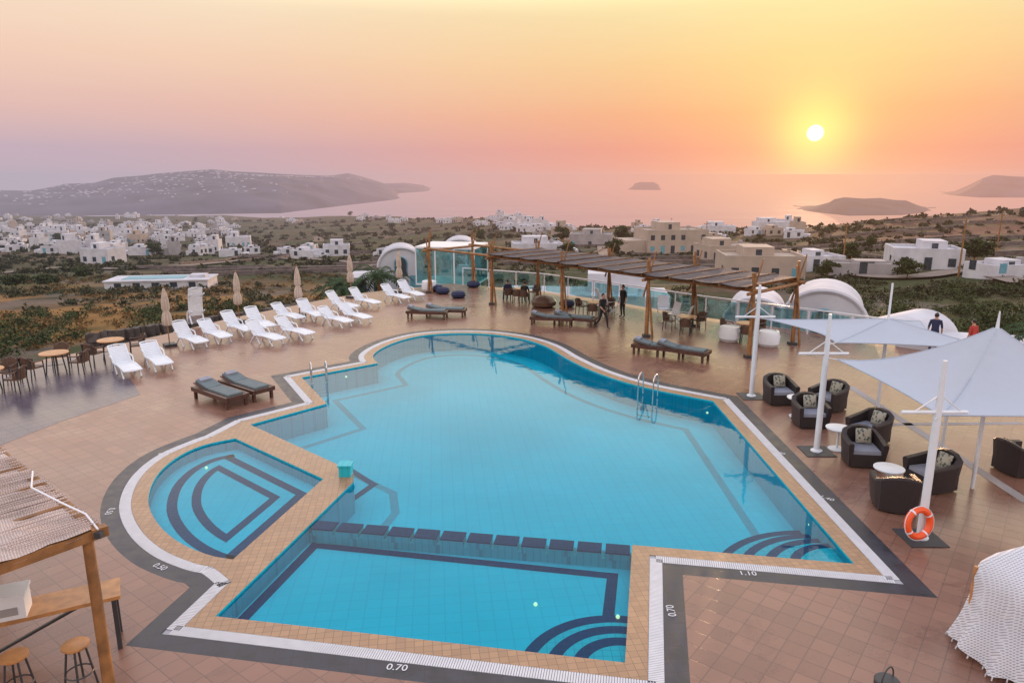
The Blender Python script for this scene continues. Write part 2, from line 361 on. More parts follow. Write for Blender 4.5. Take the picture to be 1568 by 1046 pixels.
put('pool_walls',mb.mesh('pool_walls',[M_pwall],False),parent=pool)
mb=MB(); fill([MAINP],DM,0,mb); fill([BP],DB,0,mb); fill([S],DS,0,mb)
mb.add([(sp0.x,sp0.y,DM),(sp1.x,sp1.y,DM),(sp1.x,sp1.y,DB),(sp0.x,sp0.y,DB)],[(0,1,2,3)],0)
put('pool_floor',mb.mesh('pool_floor',[M_floor],False),parent=pool)
mb=MB(); fill([WAT],-.05,0,mb); fill([S],-.05,0,mb)
put('water',mb.mesh('water',[M_water],False),parent=pool)
# divider blocks
mb=MB(); d=(sp1-sp0); ln=d.length; d/=ln; nn=Vector((-d.y,d.x)); R=Matrix(((d.x,nn.x,0),(d.y,nn.y,0),(0,0,1)))
c=(sp0+sp1)/2; mb.box((c.x,c.y,DB/2-.13),(ln,.34,-DB-.16),1,R)
nb=12
for i in range(nb):
    t=(i+.5)/nb; p=sp0+d*(ln*t)
    mb.box((p.x,p.y,-.15),(ln/nb*.84,.36,.17),1,R); mb.box((p.x,p.y,-.07),(ln/nb*.86,.38,.03),0,R)
put('divider_blocks',mb.mesh('divider_blocks',[M_line,M_ltile],False),parent=pool)
# floor lines
mb=MB()
def ring(poly,a,b,z,mi=0):
    pa=offset(poly,-a); pb=offset(poly,-b); fill([pa,pb],z,mi,mb)
def ringq(poly,a,b,z,mi=0):
    pa=offset(poly,-a,False); pb=offset(poly,-b,False); n=len(pa); vs=[(p.x,p.y,z) for p in pa]+[(p.x,p.y,z) for p in pb]
    mb.add(vs,[(i,(i+1)%n,n+(i+1)%n,n+i) for i in range(n)],mi)
ringq(S,.36,.60,DS+.006); ring(S,.92,1.14,DS+.006); ring(MAINP,.9,1.12,DM+.004,1)
def strip(pts,wd,z,mi=0):
    for a,b in zip(pts[:-1],pts[1:]):
        dd=(b-a).normalized(); q=Vector((-dd.y,dd.x))*wd/2; a2=a-dd*wd/2; b2=b+dd*wd/2
        fill([[a2-q,b2-q,b2+q,a2+q]],z,mi,mb); z+=.003
strip([G(372,948,DB),G(482,835,DB),G(938,882,DB),G(930,957,DB)],.22,DB+.004)
strip([G(500,793,DM),G(572,742,DM),G(530,716,DM)],.2,DM+.010)
put('floor_lines',mb.mesh('floor_lines',[M_line,M_line2],False),parent=pool)
# corner steps
mb=MB()
def steps(corner,a0,a1,radii,zs,wd,ztop):
    n=20; zb=ztop
    for r,zt in zip(radii,zs):
        arcp=[corner+Vector((math.cos(a0+(a1-a0)*i/n),math.sin(a0+(a1-a0)*i/n)))*r for i in range(n+1)]
        inn=[corner+Vector((math.cos(a0+(a1-a0)*i/n),math.sin(a0+(a1-a0)*i/n)))*(r-wd) for i in range(n+1)]
        fill([[corner]+inn],zt,1,mb); fill([arcp+list(reversed(inn))],zt,0,mb)
        for i in range(n):
            p,q=arcp[i],arcp[i+1]; mb.add([(p.x,p.y,zb),(q.x,q.y,zb),(q.x,q.y,zt),(p.x,p.y,zt)],[(0,1,2,3)],1)
        zb=zt-.0
def ang(a,b): return math.atan2(b.y-a.y,b.x-a.x)
cB=G(957,1014); aL=ang(cB,G(330,943)); aU=ang(cB,G(968,834))
steps(cB,aL,aU,[1.75,1.3,.85],[DB+.09,DB+.18,DB+.27],.22,DB)
cM=G(1308,863); aL2=ang(cM,G(968,834)); aU2=ang(cM,G(1092,614))
steps(cM,aL2,aU2,[2.7,2.2,1.7,1.2],[DM+.15,DM+.32,DM+.48,DM+.64],.2,DM)
put('corner_steps',mb.mesh('corner_steps',[M_line,M_ltile],False),parent=pool)
mb=MB()
for px,py,zz_ in [(530,577,-.22),(316,716,-.3),(1083,632,-.22),(820,925,-.40),(946,944,-.3),(1240,803,-.3),(700,514,-.2)]:
    g=G3(px,py,zz_); mb.ball(g,.04,0,8,5)
put('underwater_lamps',mb.mesh('underwater_lamps',[M_lamp]),parent=pool)
mb=MB(); g=G(530,727); mb.box((g.x,g.y,.14),(.3,.3,.3),0); mb.box((g.x,g.y,.30),(.36,.36,.04),0)
put('water_spout',mb.mesh('spout',[M_ltile],False),parent=pool)
# depth marks
for px,py,tx,rz in [(608,1022,'0.70',-6),(1028,935,'0.70',88),(1145,878,'1.10',-4),(245,868,'0.50',-30),(168,783,'0.50',-80),(253,694,'0.50',35),(1193,693,'1.40',-47),(1266,763,'1.40',-47),(870,545,'1.40',-30)]:
    cu=bpy.data.curves.new('depth_mark','FONT'); cu.body=tx; cu.size=.2; cu.align_x='CENTER'; cu.align_y='CENTER'; cu.extrude=.001; cu.offset=.001; cu.materials.append(M_grate)
    ob=bpy.data.objects.new('depth_mark',cu); g=G(px,py); ob.location=(g.x,g.y,.006); ob.rotation_euler=(0,0,math.radians(rz)); scene.collection.objects.link(ob); ob.parent=pool
# ------------------------------------------------------------------ DECK
edge=P((0,572),(60,552),(160,532),(262,510),(350,488),(430,472),(500,458),(560,448),(640,440),(690,434))
deck_o=[Vector(p) for p in [(-30,-8),(-30,20),(-25,24)]]+edge+[Vector(p) for p in [(-3.6,50),(2,47),(6.5,42.5),(10.5,38),(14.5,34.5),(17.5,31.5),(20,29),(30,26),(30,-8)]]
deck=empty('pool_deck')
put('paving',fill([deck_o,o3],0).mesh('paving',[M_deck],False),parent=deck)
mb=MB(); wall(ccw(deck_o),-6,0,mb); put('retaining_wall',mb.mesh('retaining_wall',[M_wall],False),parent=deck)
bl=[G(-200,760),G(-200,600),G(0,577),G(60,557),G(170,536),G(215,604),G(95,645),G(0,682)]
put('blue_paving',fill([bl],.004).mesh('blue_paving',[M_deckb],False),parent=deck)
mb=MB()
strip([G(1305,594),G(1568,765)],.28,.004); strip([G(1560,648),G(1355,650)],.22,.004)
put('drain_strip',mb.mesh('drain_strip',[M_grayw],False),parent=deck)
# ------------------------------------------------------------------ TERRAIN
YK=[0,50,100,200,400,600,800,1000,1500,1900,2300,2700,9000]
E=-228
TB={-2.5:[-3.5,-5,-9,-17,-32,-44,-54,-63,-82,-105,-132,E,E],-.72:[-3.5,-5,-9,-17,-32,-44,-54,-63,-82,-105,-132,E,E],
-.4:[-3.5,-5,-9,-17,-32,-44,-54,-63,-82,-105,-132,E,E],-.15:[-3.5,-5,-9,-16,-30,-40,-48,-56,-78,-135,E,E,E],
0:[-3.5,-5,-8,-15,-27,-34,-41,-52,-140,E,E,E,E],.08:[-3.5,-5,-8,-15,-27,-36,-55,-95,-210,E,E,E,E],.2:[-3.5,-5,-8,-14,-25,-38,-80,-140,E,E,E,E,E],
.4:[-3.5,-5,-8,-13,-22,-42,-90,-160,E,E,E,E,E],.56:[-3.5,-5,-7,-11,-15.5,-42,-95,-170,E,E,E,E,E],.72:[-3.5,-4.5,-6,-9,-10.5,-24,-80,-160,E,E,E,E,E],2.5:[-3.5,-4.5,-6,-9,-10.5,-24,-80,-160,E,E,E,E,E]}
SK=sorted(TB); TA=np.array([TB[k] for k in SK],float)
def tz(X,Y):
    Y=max(Y,1.0); s=min(2.49,max(-2.49,X/Y))
    zs=[np.interp(Y,YK,TA[i]) for i in range(len(SK))]
    zz=float(np.interp(s,SK,zs))
    if Y>60 and zz>-215:
        k=min(1,(Y-60)/200)
        zz+=k*(noise.noise(Vector((X/140,Y/140,0)))*Y*.0045+noise.noise(Vector((X/35,Y/35,3)))*1.0)
    return zz
sv=np.concatenate([np.linspace(-2.2,-.8,12),np.linspace(-.78,.78,230),np.linspace(.8,2.2,12)])
yv=np.concatenate([[4,20],np.geomspace(30,2800,210)])
vs=[];fs=[]
for y in yv:
    for s in sv: vs.append((s*y,y,tz(s*y,y)))
ns=len(sv)
for i in range(len(yv)-1):
    for j in range(ns-1): a=i*ns+j; fs.append((a,a+1,a+ns+1,a+ns))
M_ter,nt,b,o=newmat('terrain_soil_scrub')
tc=N(nt,'ShaderNodeTexCoord'); vec=tc.outputs['Object']
def nz_(sc,det=4,ro=.6):
    n=N(nt,'ShaderNodeTexNoise'); n.inputs['Scale'].default_value=sc; n.inputs['Detail'].default_value=det; n.inputs['Roughness'].default_value=ro; L(nt,vec,n.inputs['Vector']); return n.outputs['Fac']
def ms(v,a,b):
    m=N(nt,'ShaderNodeMapRange'); L(nt,v,m.inputs[0]); m.inputs[1].default_value=a; m.inputs[2].default_value=b; return m.outputs[0]
vo=N(nt,'ShaderNodeTexVoronoi'); vo.inputs['Scale'].default_value=.022; vo.inputs['Randomness'].default_value=.9
wn=N(nt,'ShaderNodeTexNoise'); wn.inputs['Scale'].default_value=.01; L(nt,vec,wn.inputs['Vector'])
va=N(nt,'ShaderNodeVectorMath',operation='MULTIPLY_ADD'); L(nt,wn.outputs['Color'],va.inputs[0]); va.inputs[1].default_value=(60,60,0); L(nt,vec,va.inputs[2]); L(nt,va.outputs[0],vo.inputs['Vector'])
vs2=N(nt,'ShaderNodeSeparateColor'); L(nt,vo.outputs['Color'],vs2.inputs[0])
fields=Ramp(nt,vs2.outputs[0],[(0,(.032,.042,.016)),(.3,(.055,.058,.022)),(.5,(.085,.048,.032)),(.7,(.036,.046,.018)),(.85,(.11,.072,.04)),(1,(.09,.045,.036))])
c=MixC(nt,ms(nz_(.05),.46,.6),fields,(.032,.044,.015))
c=MixC(nt,ms(nz_(.12,4),.54,.68),c,(.09,.057,.036))
c=MixC(nt,ms(nz_(.6,5,.7),.5,.62),c,(.02,.03,.010))
ve=N(nt,'ShaderNodeTexVoronoi',feature='DISTANCE_TO_EDGE'); ve.inputs['Scale'].default_value=.022; ve.inputs['Randomness'].default_value=.9; L(nt,va.outputs[0],ve.inputs['Vector'])
c=MixC(nt,Mth(nt,'MULTIPLY',ms(ve.outputs['Distance'],.035,.015),.6),c,(.13,.105,.09))
sp=N(nt,'ShaderNodeSeparateXYZ'); L(nt,vec,sp.inputs[0])
dry=Mth(nt,'MULTIPLY',ms(nz_(.09,3),.42,.55),Mth(nt,'MULTIPLY',ms(sp.outputs[1],48,60),ms(sp.outputs[1],130,95)))
dry=Mth(nt,'MULTIPLY',dry,ms(sp.outputs[0],-5,-22)); c=MixC(nt,Mth(nt,'MULTIPLY',dry,.85),c,(.24,.12,.035))
red=Mth(nt,'MULTIPLY',ms(sp.outputs[0],60,140),ms(nz_(.02,3),.38,.58)); c=MixC(nt,Mth(nt,'MULTIPLY',red,.8),c,(.11,.045,.038))
L(nt,c,b.inputs[0]); b.inputs['Roughness'].default_value=.95; b.inputs['Specular IOR Level'].default_value=.15
bp=N(nt,'ShaderNodeBump'); bp.inputs['Strength'].default_value=.8; bp.inputs['Distance'].default_value=.6; L(nt,nz_(.6,3,.7),bp.inputs['Height']); L(nt,bp.outputs[0],b.inputs['Normal'])
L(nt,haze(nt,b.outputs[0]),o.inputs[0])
mb=MB(); mb.add(vs,fs,0); put('terrain',mb.mesh('terrain',[M_ter],True,80))
# sea
M_sea,nt,b,o=newmat('sea_water'); b.inputs[0].default_value=(.22,.19,.24,1); b.inputs['Roughness'].default_value=.7; b.inputs['IOR'].default_value=1.33; b.inputs['Specular IOR Level'].default_value=.25
tc=N(nt,'ShaderNodeTexCoord'); mp=N(nt,'ShaderNodeMapping'); mp.inputs['Scale'].default_value=(1,3,1); L(nt,tc.outputs['Object'],mp.inputs[0]); n1=N(nt,'ShaderNodeTexNoise'); n1.inputs['Scale'].default_value=.0015; n1.inputs['Detail'].default_value=6; L(nt,mp.outputs[0],n1.inputs[0]); bp=N(nt,'ShaderNodeBump'); bp.inputs['Strength'].default_value=.5; bp.inputs['Distance'].default_value=20; L(nt,n1.outputs[0],bp.inputs['Height']); L(nt,bp.outputs[0],b.inputs['Normal'])
L(nt,Ramp(nt,n1.outputs[0],[(.35,(.17,.145,.19)),(.65,(.25,.21,.24))]),b.inputs[0])
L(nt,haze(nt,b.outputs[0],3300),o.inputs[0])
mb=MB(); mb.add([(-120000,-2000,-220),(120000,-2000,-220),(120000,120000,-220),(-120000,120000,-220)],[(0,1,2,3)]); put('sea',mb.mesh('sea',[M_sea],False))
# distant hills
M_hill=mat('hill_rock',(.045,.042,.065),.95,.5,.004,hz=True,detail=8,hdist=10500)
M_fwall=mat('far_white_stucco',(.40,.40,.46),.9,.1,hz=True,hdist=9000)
def hill(name,prof,shore,back,hs=1.0,jag=1.0):
    pxs=np.linspace(prof[0][0],prof[-1][0],160); rows=30; vs=[];fs=[]
    for i in range(rows+1):
        t=i/rows
        for px in pxs:
            ry=np.interp(px,[p[0] for p in prof],[p[1] for p in prof]); rs=np.interp(px,[p[0] for p in shore],[p[1] for p in shore])
            a=ray(px,rs); Y0=(H+220)*a.y/(-a.z); Y1=Y0+back; b_=ray(px,ry); z1=H+Y1*b_.z/b_.y; z1=max(z1,-218)
            sx=a.x/a.y
            if t<=.75:
                u=t/.75; Y=Y0+(Y1-Y0)*u; X=sx*Y; zz_=-222+(z1+222)*u**.75
                nn_=noise.fractal(Vector((X/500,Y/500,1)),1.0,2.0,5)*(z1+222)*.16*math.sin(math.pi*min(1,u))*jag
                zz_=zz_+nn_
                lim=H+Y*b_.z/b_.y-(1-u)*2
                zz_=min(zz_,lim)
            else:
                u=(t-.75)/.25; Y=Y1+back*u; X=sx*Y; zz_=z1-(z1+225)*u
            vs.append((X,Y,zz_))
    n=len(pxs)
    for i in range(rows):
        for j in range(n-1): a=i*n+j; fs.append((a,a+1,a+n+1,a+n))
    mb=MB(); mb.add(vs,fs,0); put(name,mb.mesh(name,[M_hill],True,60)); return vs,n,rows
hv,hn,hr=hill('caldera_hill',[(-160,298),(-60,294),(0,291),(50,292),(70,289),(110,281),(150,280),(180,272),(225,268),(250,265),(290,262),(330,259),(362,262),(405,264),(450,267),(500,269),(520,268),(560,275),(585,280),(602,288),(613,302)],[(-160,332),(0,332),(200,330),(430,327),(520,316),(615,305)],1700)
hill('far_cape',[(495,272),(515,268),(535,265),(555,270),(590,281),(620,280),(650,284),(662,292)],[(495,300),(600,297),(662,293)],1800)
hill('rock_island',[(962,290),(968,286),(972,281),(980,279),(1000,279),(1008,283),(1013,291)],[(962,291),(1013,291.5)],500,jag=.3)
hill('volcanic_island',[(1214,321),(1230,317),(1250,315),(1268,310),(1275,305),(1290,302),(1320,304),(1345,303),(1365,306),(1385,307),(1400,313),(1420,320),(1432,324)],[(1214,322),(1300,331),(1380,330),(1432,325)],500)
hill('right_cape',[(1438,297),(1460,293),(1480,284),(1500,273),(1515,268),(1545,270),(1570,271),(1650,262)],[(1438,298),(1500,303),(1650,303)],900)
# ------------------------------------------------------------------ village
def hit(px,py):
    r=ray(px,py); k=-r.z/r.y; sx=r.x/r.y; Y=46.0
    while Y<2800:
        if H-k*Y<=tz(sx*Y,Y): return sx*Y,Y
        Y*=1.012
    return None
def RZ(a): return Matrix.Rotation(a,3,'Z')
def cube_house(mb,X,Y,z,w_,d_,h_,rot,mi=0,win=True,sub=True,rs=random):
    R=RZ(rot); c=Vector((X,Y,z))
    mb.box(c+Vector((0,0,h_/2-2)),(w_,d_,h_+4),mi,R)
    for sx_,sy_,lx,ly in ((0,-1,w_,.25),(0,1,w_,.25),(-1,0,.25,d_-.5),(1,0,.25,d_-.5)):
        mb.box(c+R@Vector((sx_*(w_/2-.125),sy_*(d_/2-.125),h_+.2)),(lx,ly,.4),mi,R)
    if sub:
        k=rs.uniform(.35,.65); hh=h_*rs.uniform(.35,.6); ox=rs.uniform(-.2,.2)*w_
        mb.box(c+R@Vector((ox,d_*.1,h_+.003+hh/2)),(w_*k*.8,d_*.6,hh),mi,R)
        mb.box(c+R@Vector((ox,d_*.1-d_*.3-.02,h_+hh*.45)),(.9,.06,hh*.6),4,R)
        if rs.random()<.5: mb.box(c+R@Vector((w_*.62*rs.choice((-1,1)),0,h_*.3-1)),(w_*.4,d_*.8,h_*.6+2),mi,R)
        if rs.random()<.4: mb.lathe([(.1,0),(.5,0),(.5,.9),(.1,.9)],2,8,c+R@Vector((w_*.3,0,h_+.2)))
    if win:
        nx=max(1,int(w_/2.6)); nf=max(1,int(h_/2.9))
        for f in range(nf):
            for i in range(nx):
                if rs.random()<.85:
                    x=-w_/2+(i+.5)*w_/nx; zc=1.5+f*2.9
                    door=(f==0 and rs.random()<.3)
                    mb.box(c+R@Vector((x,-d_/2-.01,zc-(.3 if door else 0))),(1.1,.08,2.1 if door else 1.3),5 if rs.random()<.2 else 4,R)
        for sd in (-1,1):
            for yy in (-.25,.2):
                if rs.random()<.7: mb.box(c+R@Vector((sd*(w_/2+.01),yy*d_,1.6)),(.08,1.1,1.3),4,R)
HM=[M_wall,M_cream,M_grayw,M_wall,M_win,M_blueg]
mb=MB()
def scatter(n,xr,yr,sz=1,cl=None,hh=(3,3.2,3.5,6.0)):
    c=0
    while c<n:
        if cl: px=random.gauss(*cl[0]); py=random.gauss(*cl[1])
        else: px=random.uniform(*xr); py=random.uniform(*yr)
        if not(xr[0]<=px<=xr[1] and yr[0]<=py<=yr[1]): c+=.2; continue
        h=hit(px,py); c+=1
        if not h: continue
        X,Y=h
        if noise.noise(Vector((X/120,Y/120,9)))<-.12 and not cl: continue
        wd=random.uniform(5,12)*sz
        cube_house(mb,X,Y,tz(X,Y),wd,random.uniform(5,9)*sz,random.choice(hh)*sz,random.uniform(-.7,.7),random.choices([0,1,2],[.70,.14,.16])[0],win=True)
scatter(210,(-120,365),(331,370),1.1)
scatter(44,(-60,330),(368,392),.8)
scatter(70,(-60,330),(340,368),1,((170,80),(357,9)))
scatter(40,(430,730),(327,345),1.1)
scatter(64,(705,890),(326,372),.95,((800,42),(343,12)))
scatter(10,(940,1240),(350,366),.8)
scatter(4,(980,1240),(368,395),.7,hh=(3,3.2))
scatter(4,(1240,1620),(392,420),.6,hh=(3,))
scatter(10,(330,720),(345,400),.7,hh=(3,))
put('distant_village',mb.mesh('distant_village',HM,False))
mb=MB()
for _ in range(420):
    r=random.gauss(.5,.13)
    px=random.gauss(300,75) if random.random()<.55 else random.gauss(110,70)
    if random.random()<.25: px=random.gauss(440,60); r=.68
    j=int((px+160)/(613+160)*hn); i=int(r*hr)
    if not(0<=j<hn-1 and 3<i<int(hr*.74)): continue
    v=hv[i*hn+j]; sz=random.uniform(7,19)
    mb.box((v[0]+random.uniform(-20,20),v[1]+random.uniform(-60,60),v[2]+3),(sz,sz,random.uniform(5,9)),0)
put('hillside_village',mb.mesh('hillside_village',[M_fwall],False))
for nm_,px,py,wd,dp,ht,mi,rot in [('white_house',366,377,13,9,5,0,.3),('white_house',160,404,9,7,4,0,-.2),('white_house',516,392,8,6,3.2,0,.2),
 ('white_house',822,393,13,8,3.4,0,.1),('grey_house',905,378,14,9,4.2,2,-.2),('cream_house',1025,386,17,12,6,1,.15),('cream_house',1160,426,12,9,3.6,1,-.1),('cream_house',1110,400,11,8,3.2,1,.2),
 ('white_house',1182,358,16,9,5,0,.1),('white_house',1100,360,14,8,4,0,-.1),('white_house',1410,412,10,8,3.2,0,-.3),('white_house',1250,414,7,6,2.4,0,.1),('white_house',690,402,9,7,3.2,0,.2),('grey_house',1330,421,12,5,1.6,2,-.2),('white_house',1535,424,8,5,1.5,0,.2)]:
    h=hit(px,py)
    if not h: continue
    X,Y=h; m2=MB(); rs=random.Random(px); cube_house(m2,0,0,0,wd,dp,ht,rot,mi,rs=rs)
    put(nm_,m2.mesh(nm_,HM,False),(X,Y,tz(X,Y)))
h=hit(250,440); X,Y=h; m2=MB(); R=RZ(.15)
m2.box((0,0,-.5),(15,6,1.6),0,R); m2.box((0,0,.42),(15.4,6.4,.2),0,R); m2.box((-1,0,.56),(9,3.5,.06),5,R); m2.box((5.4,1,.75),(2.4,2,.45),0,R)
for k in range(5): m2.box(R@Vector((-5.6+k*2.7,-3.02,-.2)),(1,.08,.7),4,R)
put('white_terrace_house',m2.mesh('white_terrace_house',HM,False),(X,Y,tz(X,Y)+1.0))
# country roads and field walls laid over the terrain
M_road=mat('dusty_road',(.16,.125,.11),.9,.2,.3,hz=True)
mb=MB()
def ribbon(pxs,wd):
    q=[hit(*p) for p in pxs]; q=[Vector(a) for a in q if a]; q=spline(q,10); vs=[];fs=[]
    for i,p in enumerate(q):
        d=(q[min(i+1,len(q)-1)]-q[max(0,i-1)]).normalized(); nn=Vector((-d.y,d.x))*wd/2
        for s in(-1,1): r=p+nn*s; vs.append((r.x,r.y,max(tz(r.x,r.y),tz(p.x,p.y))+.35))
    for i in range(len(q)-1): fs.append((2*i,2*i+1,2*i+3,2*i+2))
    mb.add(vs,[tuple(reversed(f)) for f in fs],0)
ribbon([(0,420),(90,412),(180,414),(290,408),(400,398),(520,402),(600,410)],3.5)
ribbon([(1568,438),(1480,420),(1400,428),(1310,424),(1240,404),(1200,380)],3.5)
ribbon([(960,420),(930,395),(925,375),(950,360)],3.5)
put('country_road',mb.mesh('country_road',[M_road],False))
mb=MB()
for _ in range(90):
    px=random.uniform(0,1568); py=random.uniform(335,425)
    if px<330 and py<375: continue
    h=hit(px,py)
    if not h: continue
    a=random.choice((0.1,0.1,1.5))+random.uniform(-.3,.3); p=Vector(h); ln_=random.uniform(15,60); st=3.0
    for k in range(int(ln_/st)):
        q=p+Vector((math.cos(a),math.sin(a)))*st; mb.beam((p.x,p.y,tz(p.x,p.y)+.3),(q.x,q.y,tz(q.x,q.y)+.3),.5,1.1,0); p=q; a+=random.uniform(-.08,.08)
M_fw=mat('field_stone',(.12,.095,.09),.9,.4,1,hz=True)
put('field_walls',mb.mesh('field_walls',[M_fw],False))
# barrel-vaulted houses
def vault(name,loc,w_,ln,hw,rot,win=True):
    m2=MB(); r=w_/2; n=18; prof=[(-r,-4)]+[(r*math.cos(math.pi-math.pi*i/n),hw+r*.85*math.sin(math.pi*i/n)) for i in range(n+1)]+[(r,-4)]
    vs=[(x,-ln/2,z) for x,z in prof]+[(x,ln/2,z) for x,z in prof]; k=len(prof)
    m2.add(vs,[(i,i+1,i+1+k,i+k) for i in range(k-1)]+[tuple(reversed(range(k))),tuple(range(k,2*k))],0)
    rim=[(x*1.03,-ln/2-.05,hw+(z-hw)*1.03) for x,z in prof[1:-1]]; m2.tube(rim,.12,0,6)
    if win:
        pts=[(.42*math.cos(math.pi*i/10),.42*math.sin(math.pi*i/10)) for i in range(11)]
        vs=[(x,-ln/2-.06,hw+.3+z) for x,z in pts]+[(-.42,-ln/2-.06,hw-.7),(.42,-ln/2-.06,hw-.7)]
        m2.add(vs,[tuple(range(13))],4); m2.tube([(x*1.15,-ln/2-.05,hw+.3+z*1.15) for x,z in pts]+[(-.48,-ln/2-.05,hw-.7),(.48,-ln/2-.05,hw-.7)],.06,5,6,closed=True)
        m2.box((0,-ln/2-.07,hw),(.05,.04,1.3),0)
        m2.box((w_*.33,-ln/2-.03,-.9),(.9,.06,1.9),5)
    ob=put(name,m2.mesh(name,HM),loc,rot); return ob
vault('vaulted_house',(16.8,38.0,0),4.0,5,.1,-.42)
vault('vaulted_house',(14.0,40.5,-.2),3.2,5,-.2,-.35)
vault('vaulted_house',(22.5,41.5,-1.6),4.2,8,-.8,-.95,False)
vault('vaulted_house',(-9.3,60,-.5),3.5,5,.75,.15)
vault('vaulted_house',(-4.6,64,-.5),3.6,5,1.0,.05)
m2=MB(); m2.box((0,0,-1.5),(9,4,3.4),0,RZ(-.3)); m2.box((0,0,.3),(9.3,4.3,.25),0,RZ(-.3)); m2.box((1,-2,-1),(1,.1,1),4,RZ(-.3)); put('flat_white_house',m2.mesh('flat_white_house',HM,False),(27.5,39,-2.0))
m2=MB(); m2.box((0,0,-1.5),(14,5,3.2),0,RZ(-.1)); m2.box((3,1,.8),(5,3,1.6),0,RZ(-.1)); [m2.box((-5+k*3,-2.7,-1),(1,.4,1.1),4,RZ(-.1)) for k in range(4)]; put('flat_white_house',m2.mesh('flat_white_house2',HM,False),(6,60,-2.2))
m2=MB(); m2.box((0,0,-1.5),(3.2,4,3.4),0); m2.box((0,0,.3),(3.4,4.2,.2),0); m2.box((-.7,-2.03,-.6),(.9,.1,1.2),4); m2.box((.8,-2.03,-.6),(.9,.1,1.2),4); put('flat_white_house',m2.mesh('flat_white_house3',HM,False),(-12.0,61,-1.2),.1)
# glass pavilion
m2=MB(); m2.box((0,0,2.7),(4.4,4.2,.14),0); m2.box((0,0,.06),(4.4,4.2,.1),0)
for x in (-2.15,-.7,.7,2.15):
    for y in (-2.05,2.05): m2.box((x,y,1.35),(.09,.09,2.6),0)
for y in (-2.05,2.05): m2.box((0,y,1.35),(4.2,.03,2.5),1)
for x in (-2.15,2.15): m2.box((x,0,1.35),(.03,4.0,2.5),1)
put('glass_pavilion',m2.mesh('glass_pavilion',[M_post,M_glass],False),(-4.4,53.2,-.3),-.2)
# ------------------------------------------------------------------ pergola
P4=[Vector((10.0,29.4,0)),Vector((6.4,33.4,0)),Vector((2.7,37.8,0)),Vector((-1.2,42,0)),Vector((-5.4,46.2,0))]
OF=Vector((2.75,2.4,0)); m2=MB(); zr=2.75
for i,p in enumerate(P4):
    for q in (p,p+OF):
        jx=random.uniform(-.12,.12)
        m2.tube([q,q+Vector((jx*.5,0,1.6)),q+Vector((jx,.05,3.7+random.uniform(-.2,.3)))],[.10,.09,.06],0,8)
        q2=q+Vector((.25,-.2,0)); m2.tube([q2,q2+Vector((-.35,.2,3.6))],[.06,.04],0,7)
        q3=q+Vector((-.2,.1,1.9)); m2.tube([q3,q3+Vector((.5,-.1,2.0+random.uniform(-.2,.3)))],[.045,.03],0,6)
        m2.box(q+Vector((0,0,.06)),(.35,.35,.12),2)
    m2.tube([p-OF*.12+Vector((0,0,zr)),p+OF*1.12+Vector((0,0,zr+.05))],.075,0,7)
for off in (Vector((0,0,0)),OF):
    for k in range(4):
        a=P4[k]+off+Vector((0,0,zr+.12)); b=P4[k+1]+off+Vector((0,0,zr+.12)); e=(b-a)*.06; m2.tube([a-e,b+e],.08,0,8)
for k in range(3):
    a=P4[k];b=P4[k+1]; d=b-a
    for t in np.linspace(.03,.97,5): m2.tube([a+d*t-OF*.1+Vector((0,0,zr+.23)),a+d*t+OF*1.1+Vector((0,0,zr+.23))],.04,0,6)
    for j in range(4):
        t0=.01+j*.25; t1=t0+.235
        n=6; vs=[];fs=[]
        for u in range(n+1):
            for v_ in range(n+1):
                uu=t0+(t1-t0)*u/n; vv=-.12+1.24*v_/n; q=a+d*uu+OF*vv
                sag=.05*math.sin(math.pi*u/n)+.03*noise.noise(q)
                vs.append((q.x,q.y,zr+.31-sag))
        for u in range(n):
            for v_ in range(n): aa=u*(n+1)+v_; fs.append((aa,aa+n+1,aa+n+2,aa+1))
        m2.add(vs,fs,1); m2.add([(x,y,z-.03) for x,y,z in vs],[tuple(reversed(f)) for f in fs],1)
    for t in np.linspace(.0,1,5):
        m2.tube([a+d*t-OF*.12+Vector((0,0,zr+.34)),a+d*t+OF*1.12+Vector((0,0,zr+.34))],.022,0,5)
put('wooden_pergola',m2.mesh('wooden_pergola',[M_wood,M_slat,M_dark]))
# glass balustrade
m2=MB(); bp_=[Vector(p) for p in [(-3.4,49.4,0),(2.1,46.4,0),(6.4,42,0),(10.3,37.6,0),(14.3,34,0),(17.2,31.2,0)]]
for a,b in zip(bp_[:-1],bp_[1:]):
    k=max(1,int((b-a).length/1.6))
    for j in range(k):
        p=a.lerp(b,j/k); q=a.lerp(b,(j+1)/k); m2.box(p+Vector((0,0,.6)),(.07,.07,1.2),0)
        m2.beam(p.lerp(q,.06)+Vector((0,0,.62)),p.lerp(q,.94)+Vector((0,0,.62)),.02,1.0,1)
    m2.beam(a+Vector((0,0,1.22)),b+Vector((0,0,1.22)),.08,.06,0)
put('glass_balustrade',m2.mesh('glass_balustrade',[M_post,M_glass],False))
m2=MB()
pw=[Vector(p) for p in [(17.4,31.6,0),(20,28.9,0),(30,25.8,0)]]
for a,b in zip(pw[:-1],pw[1:]): m2.beam(a+Vector((0,0,.3)),b+Vector((0,0,.3)),.35,.6,0)
put('white_parapet_wall',m2.mesh('white_parapet_wall',[M_wall],False))
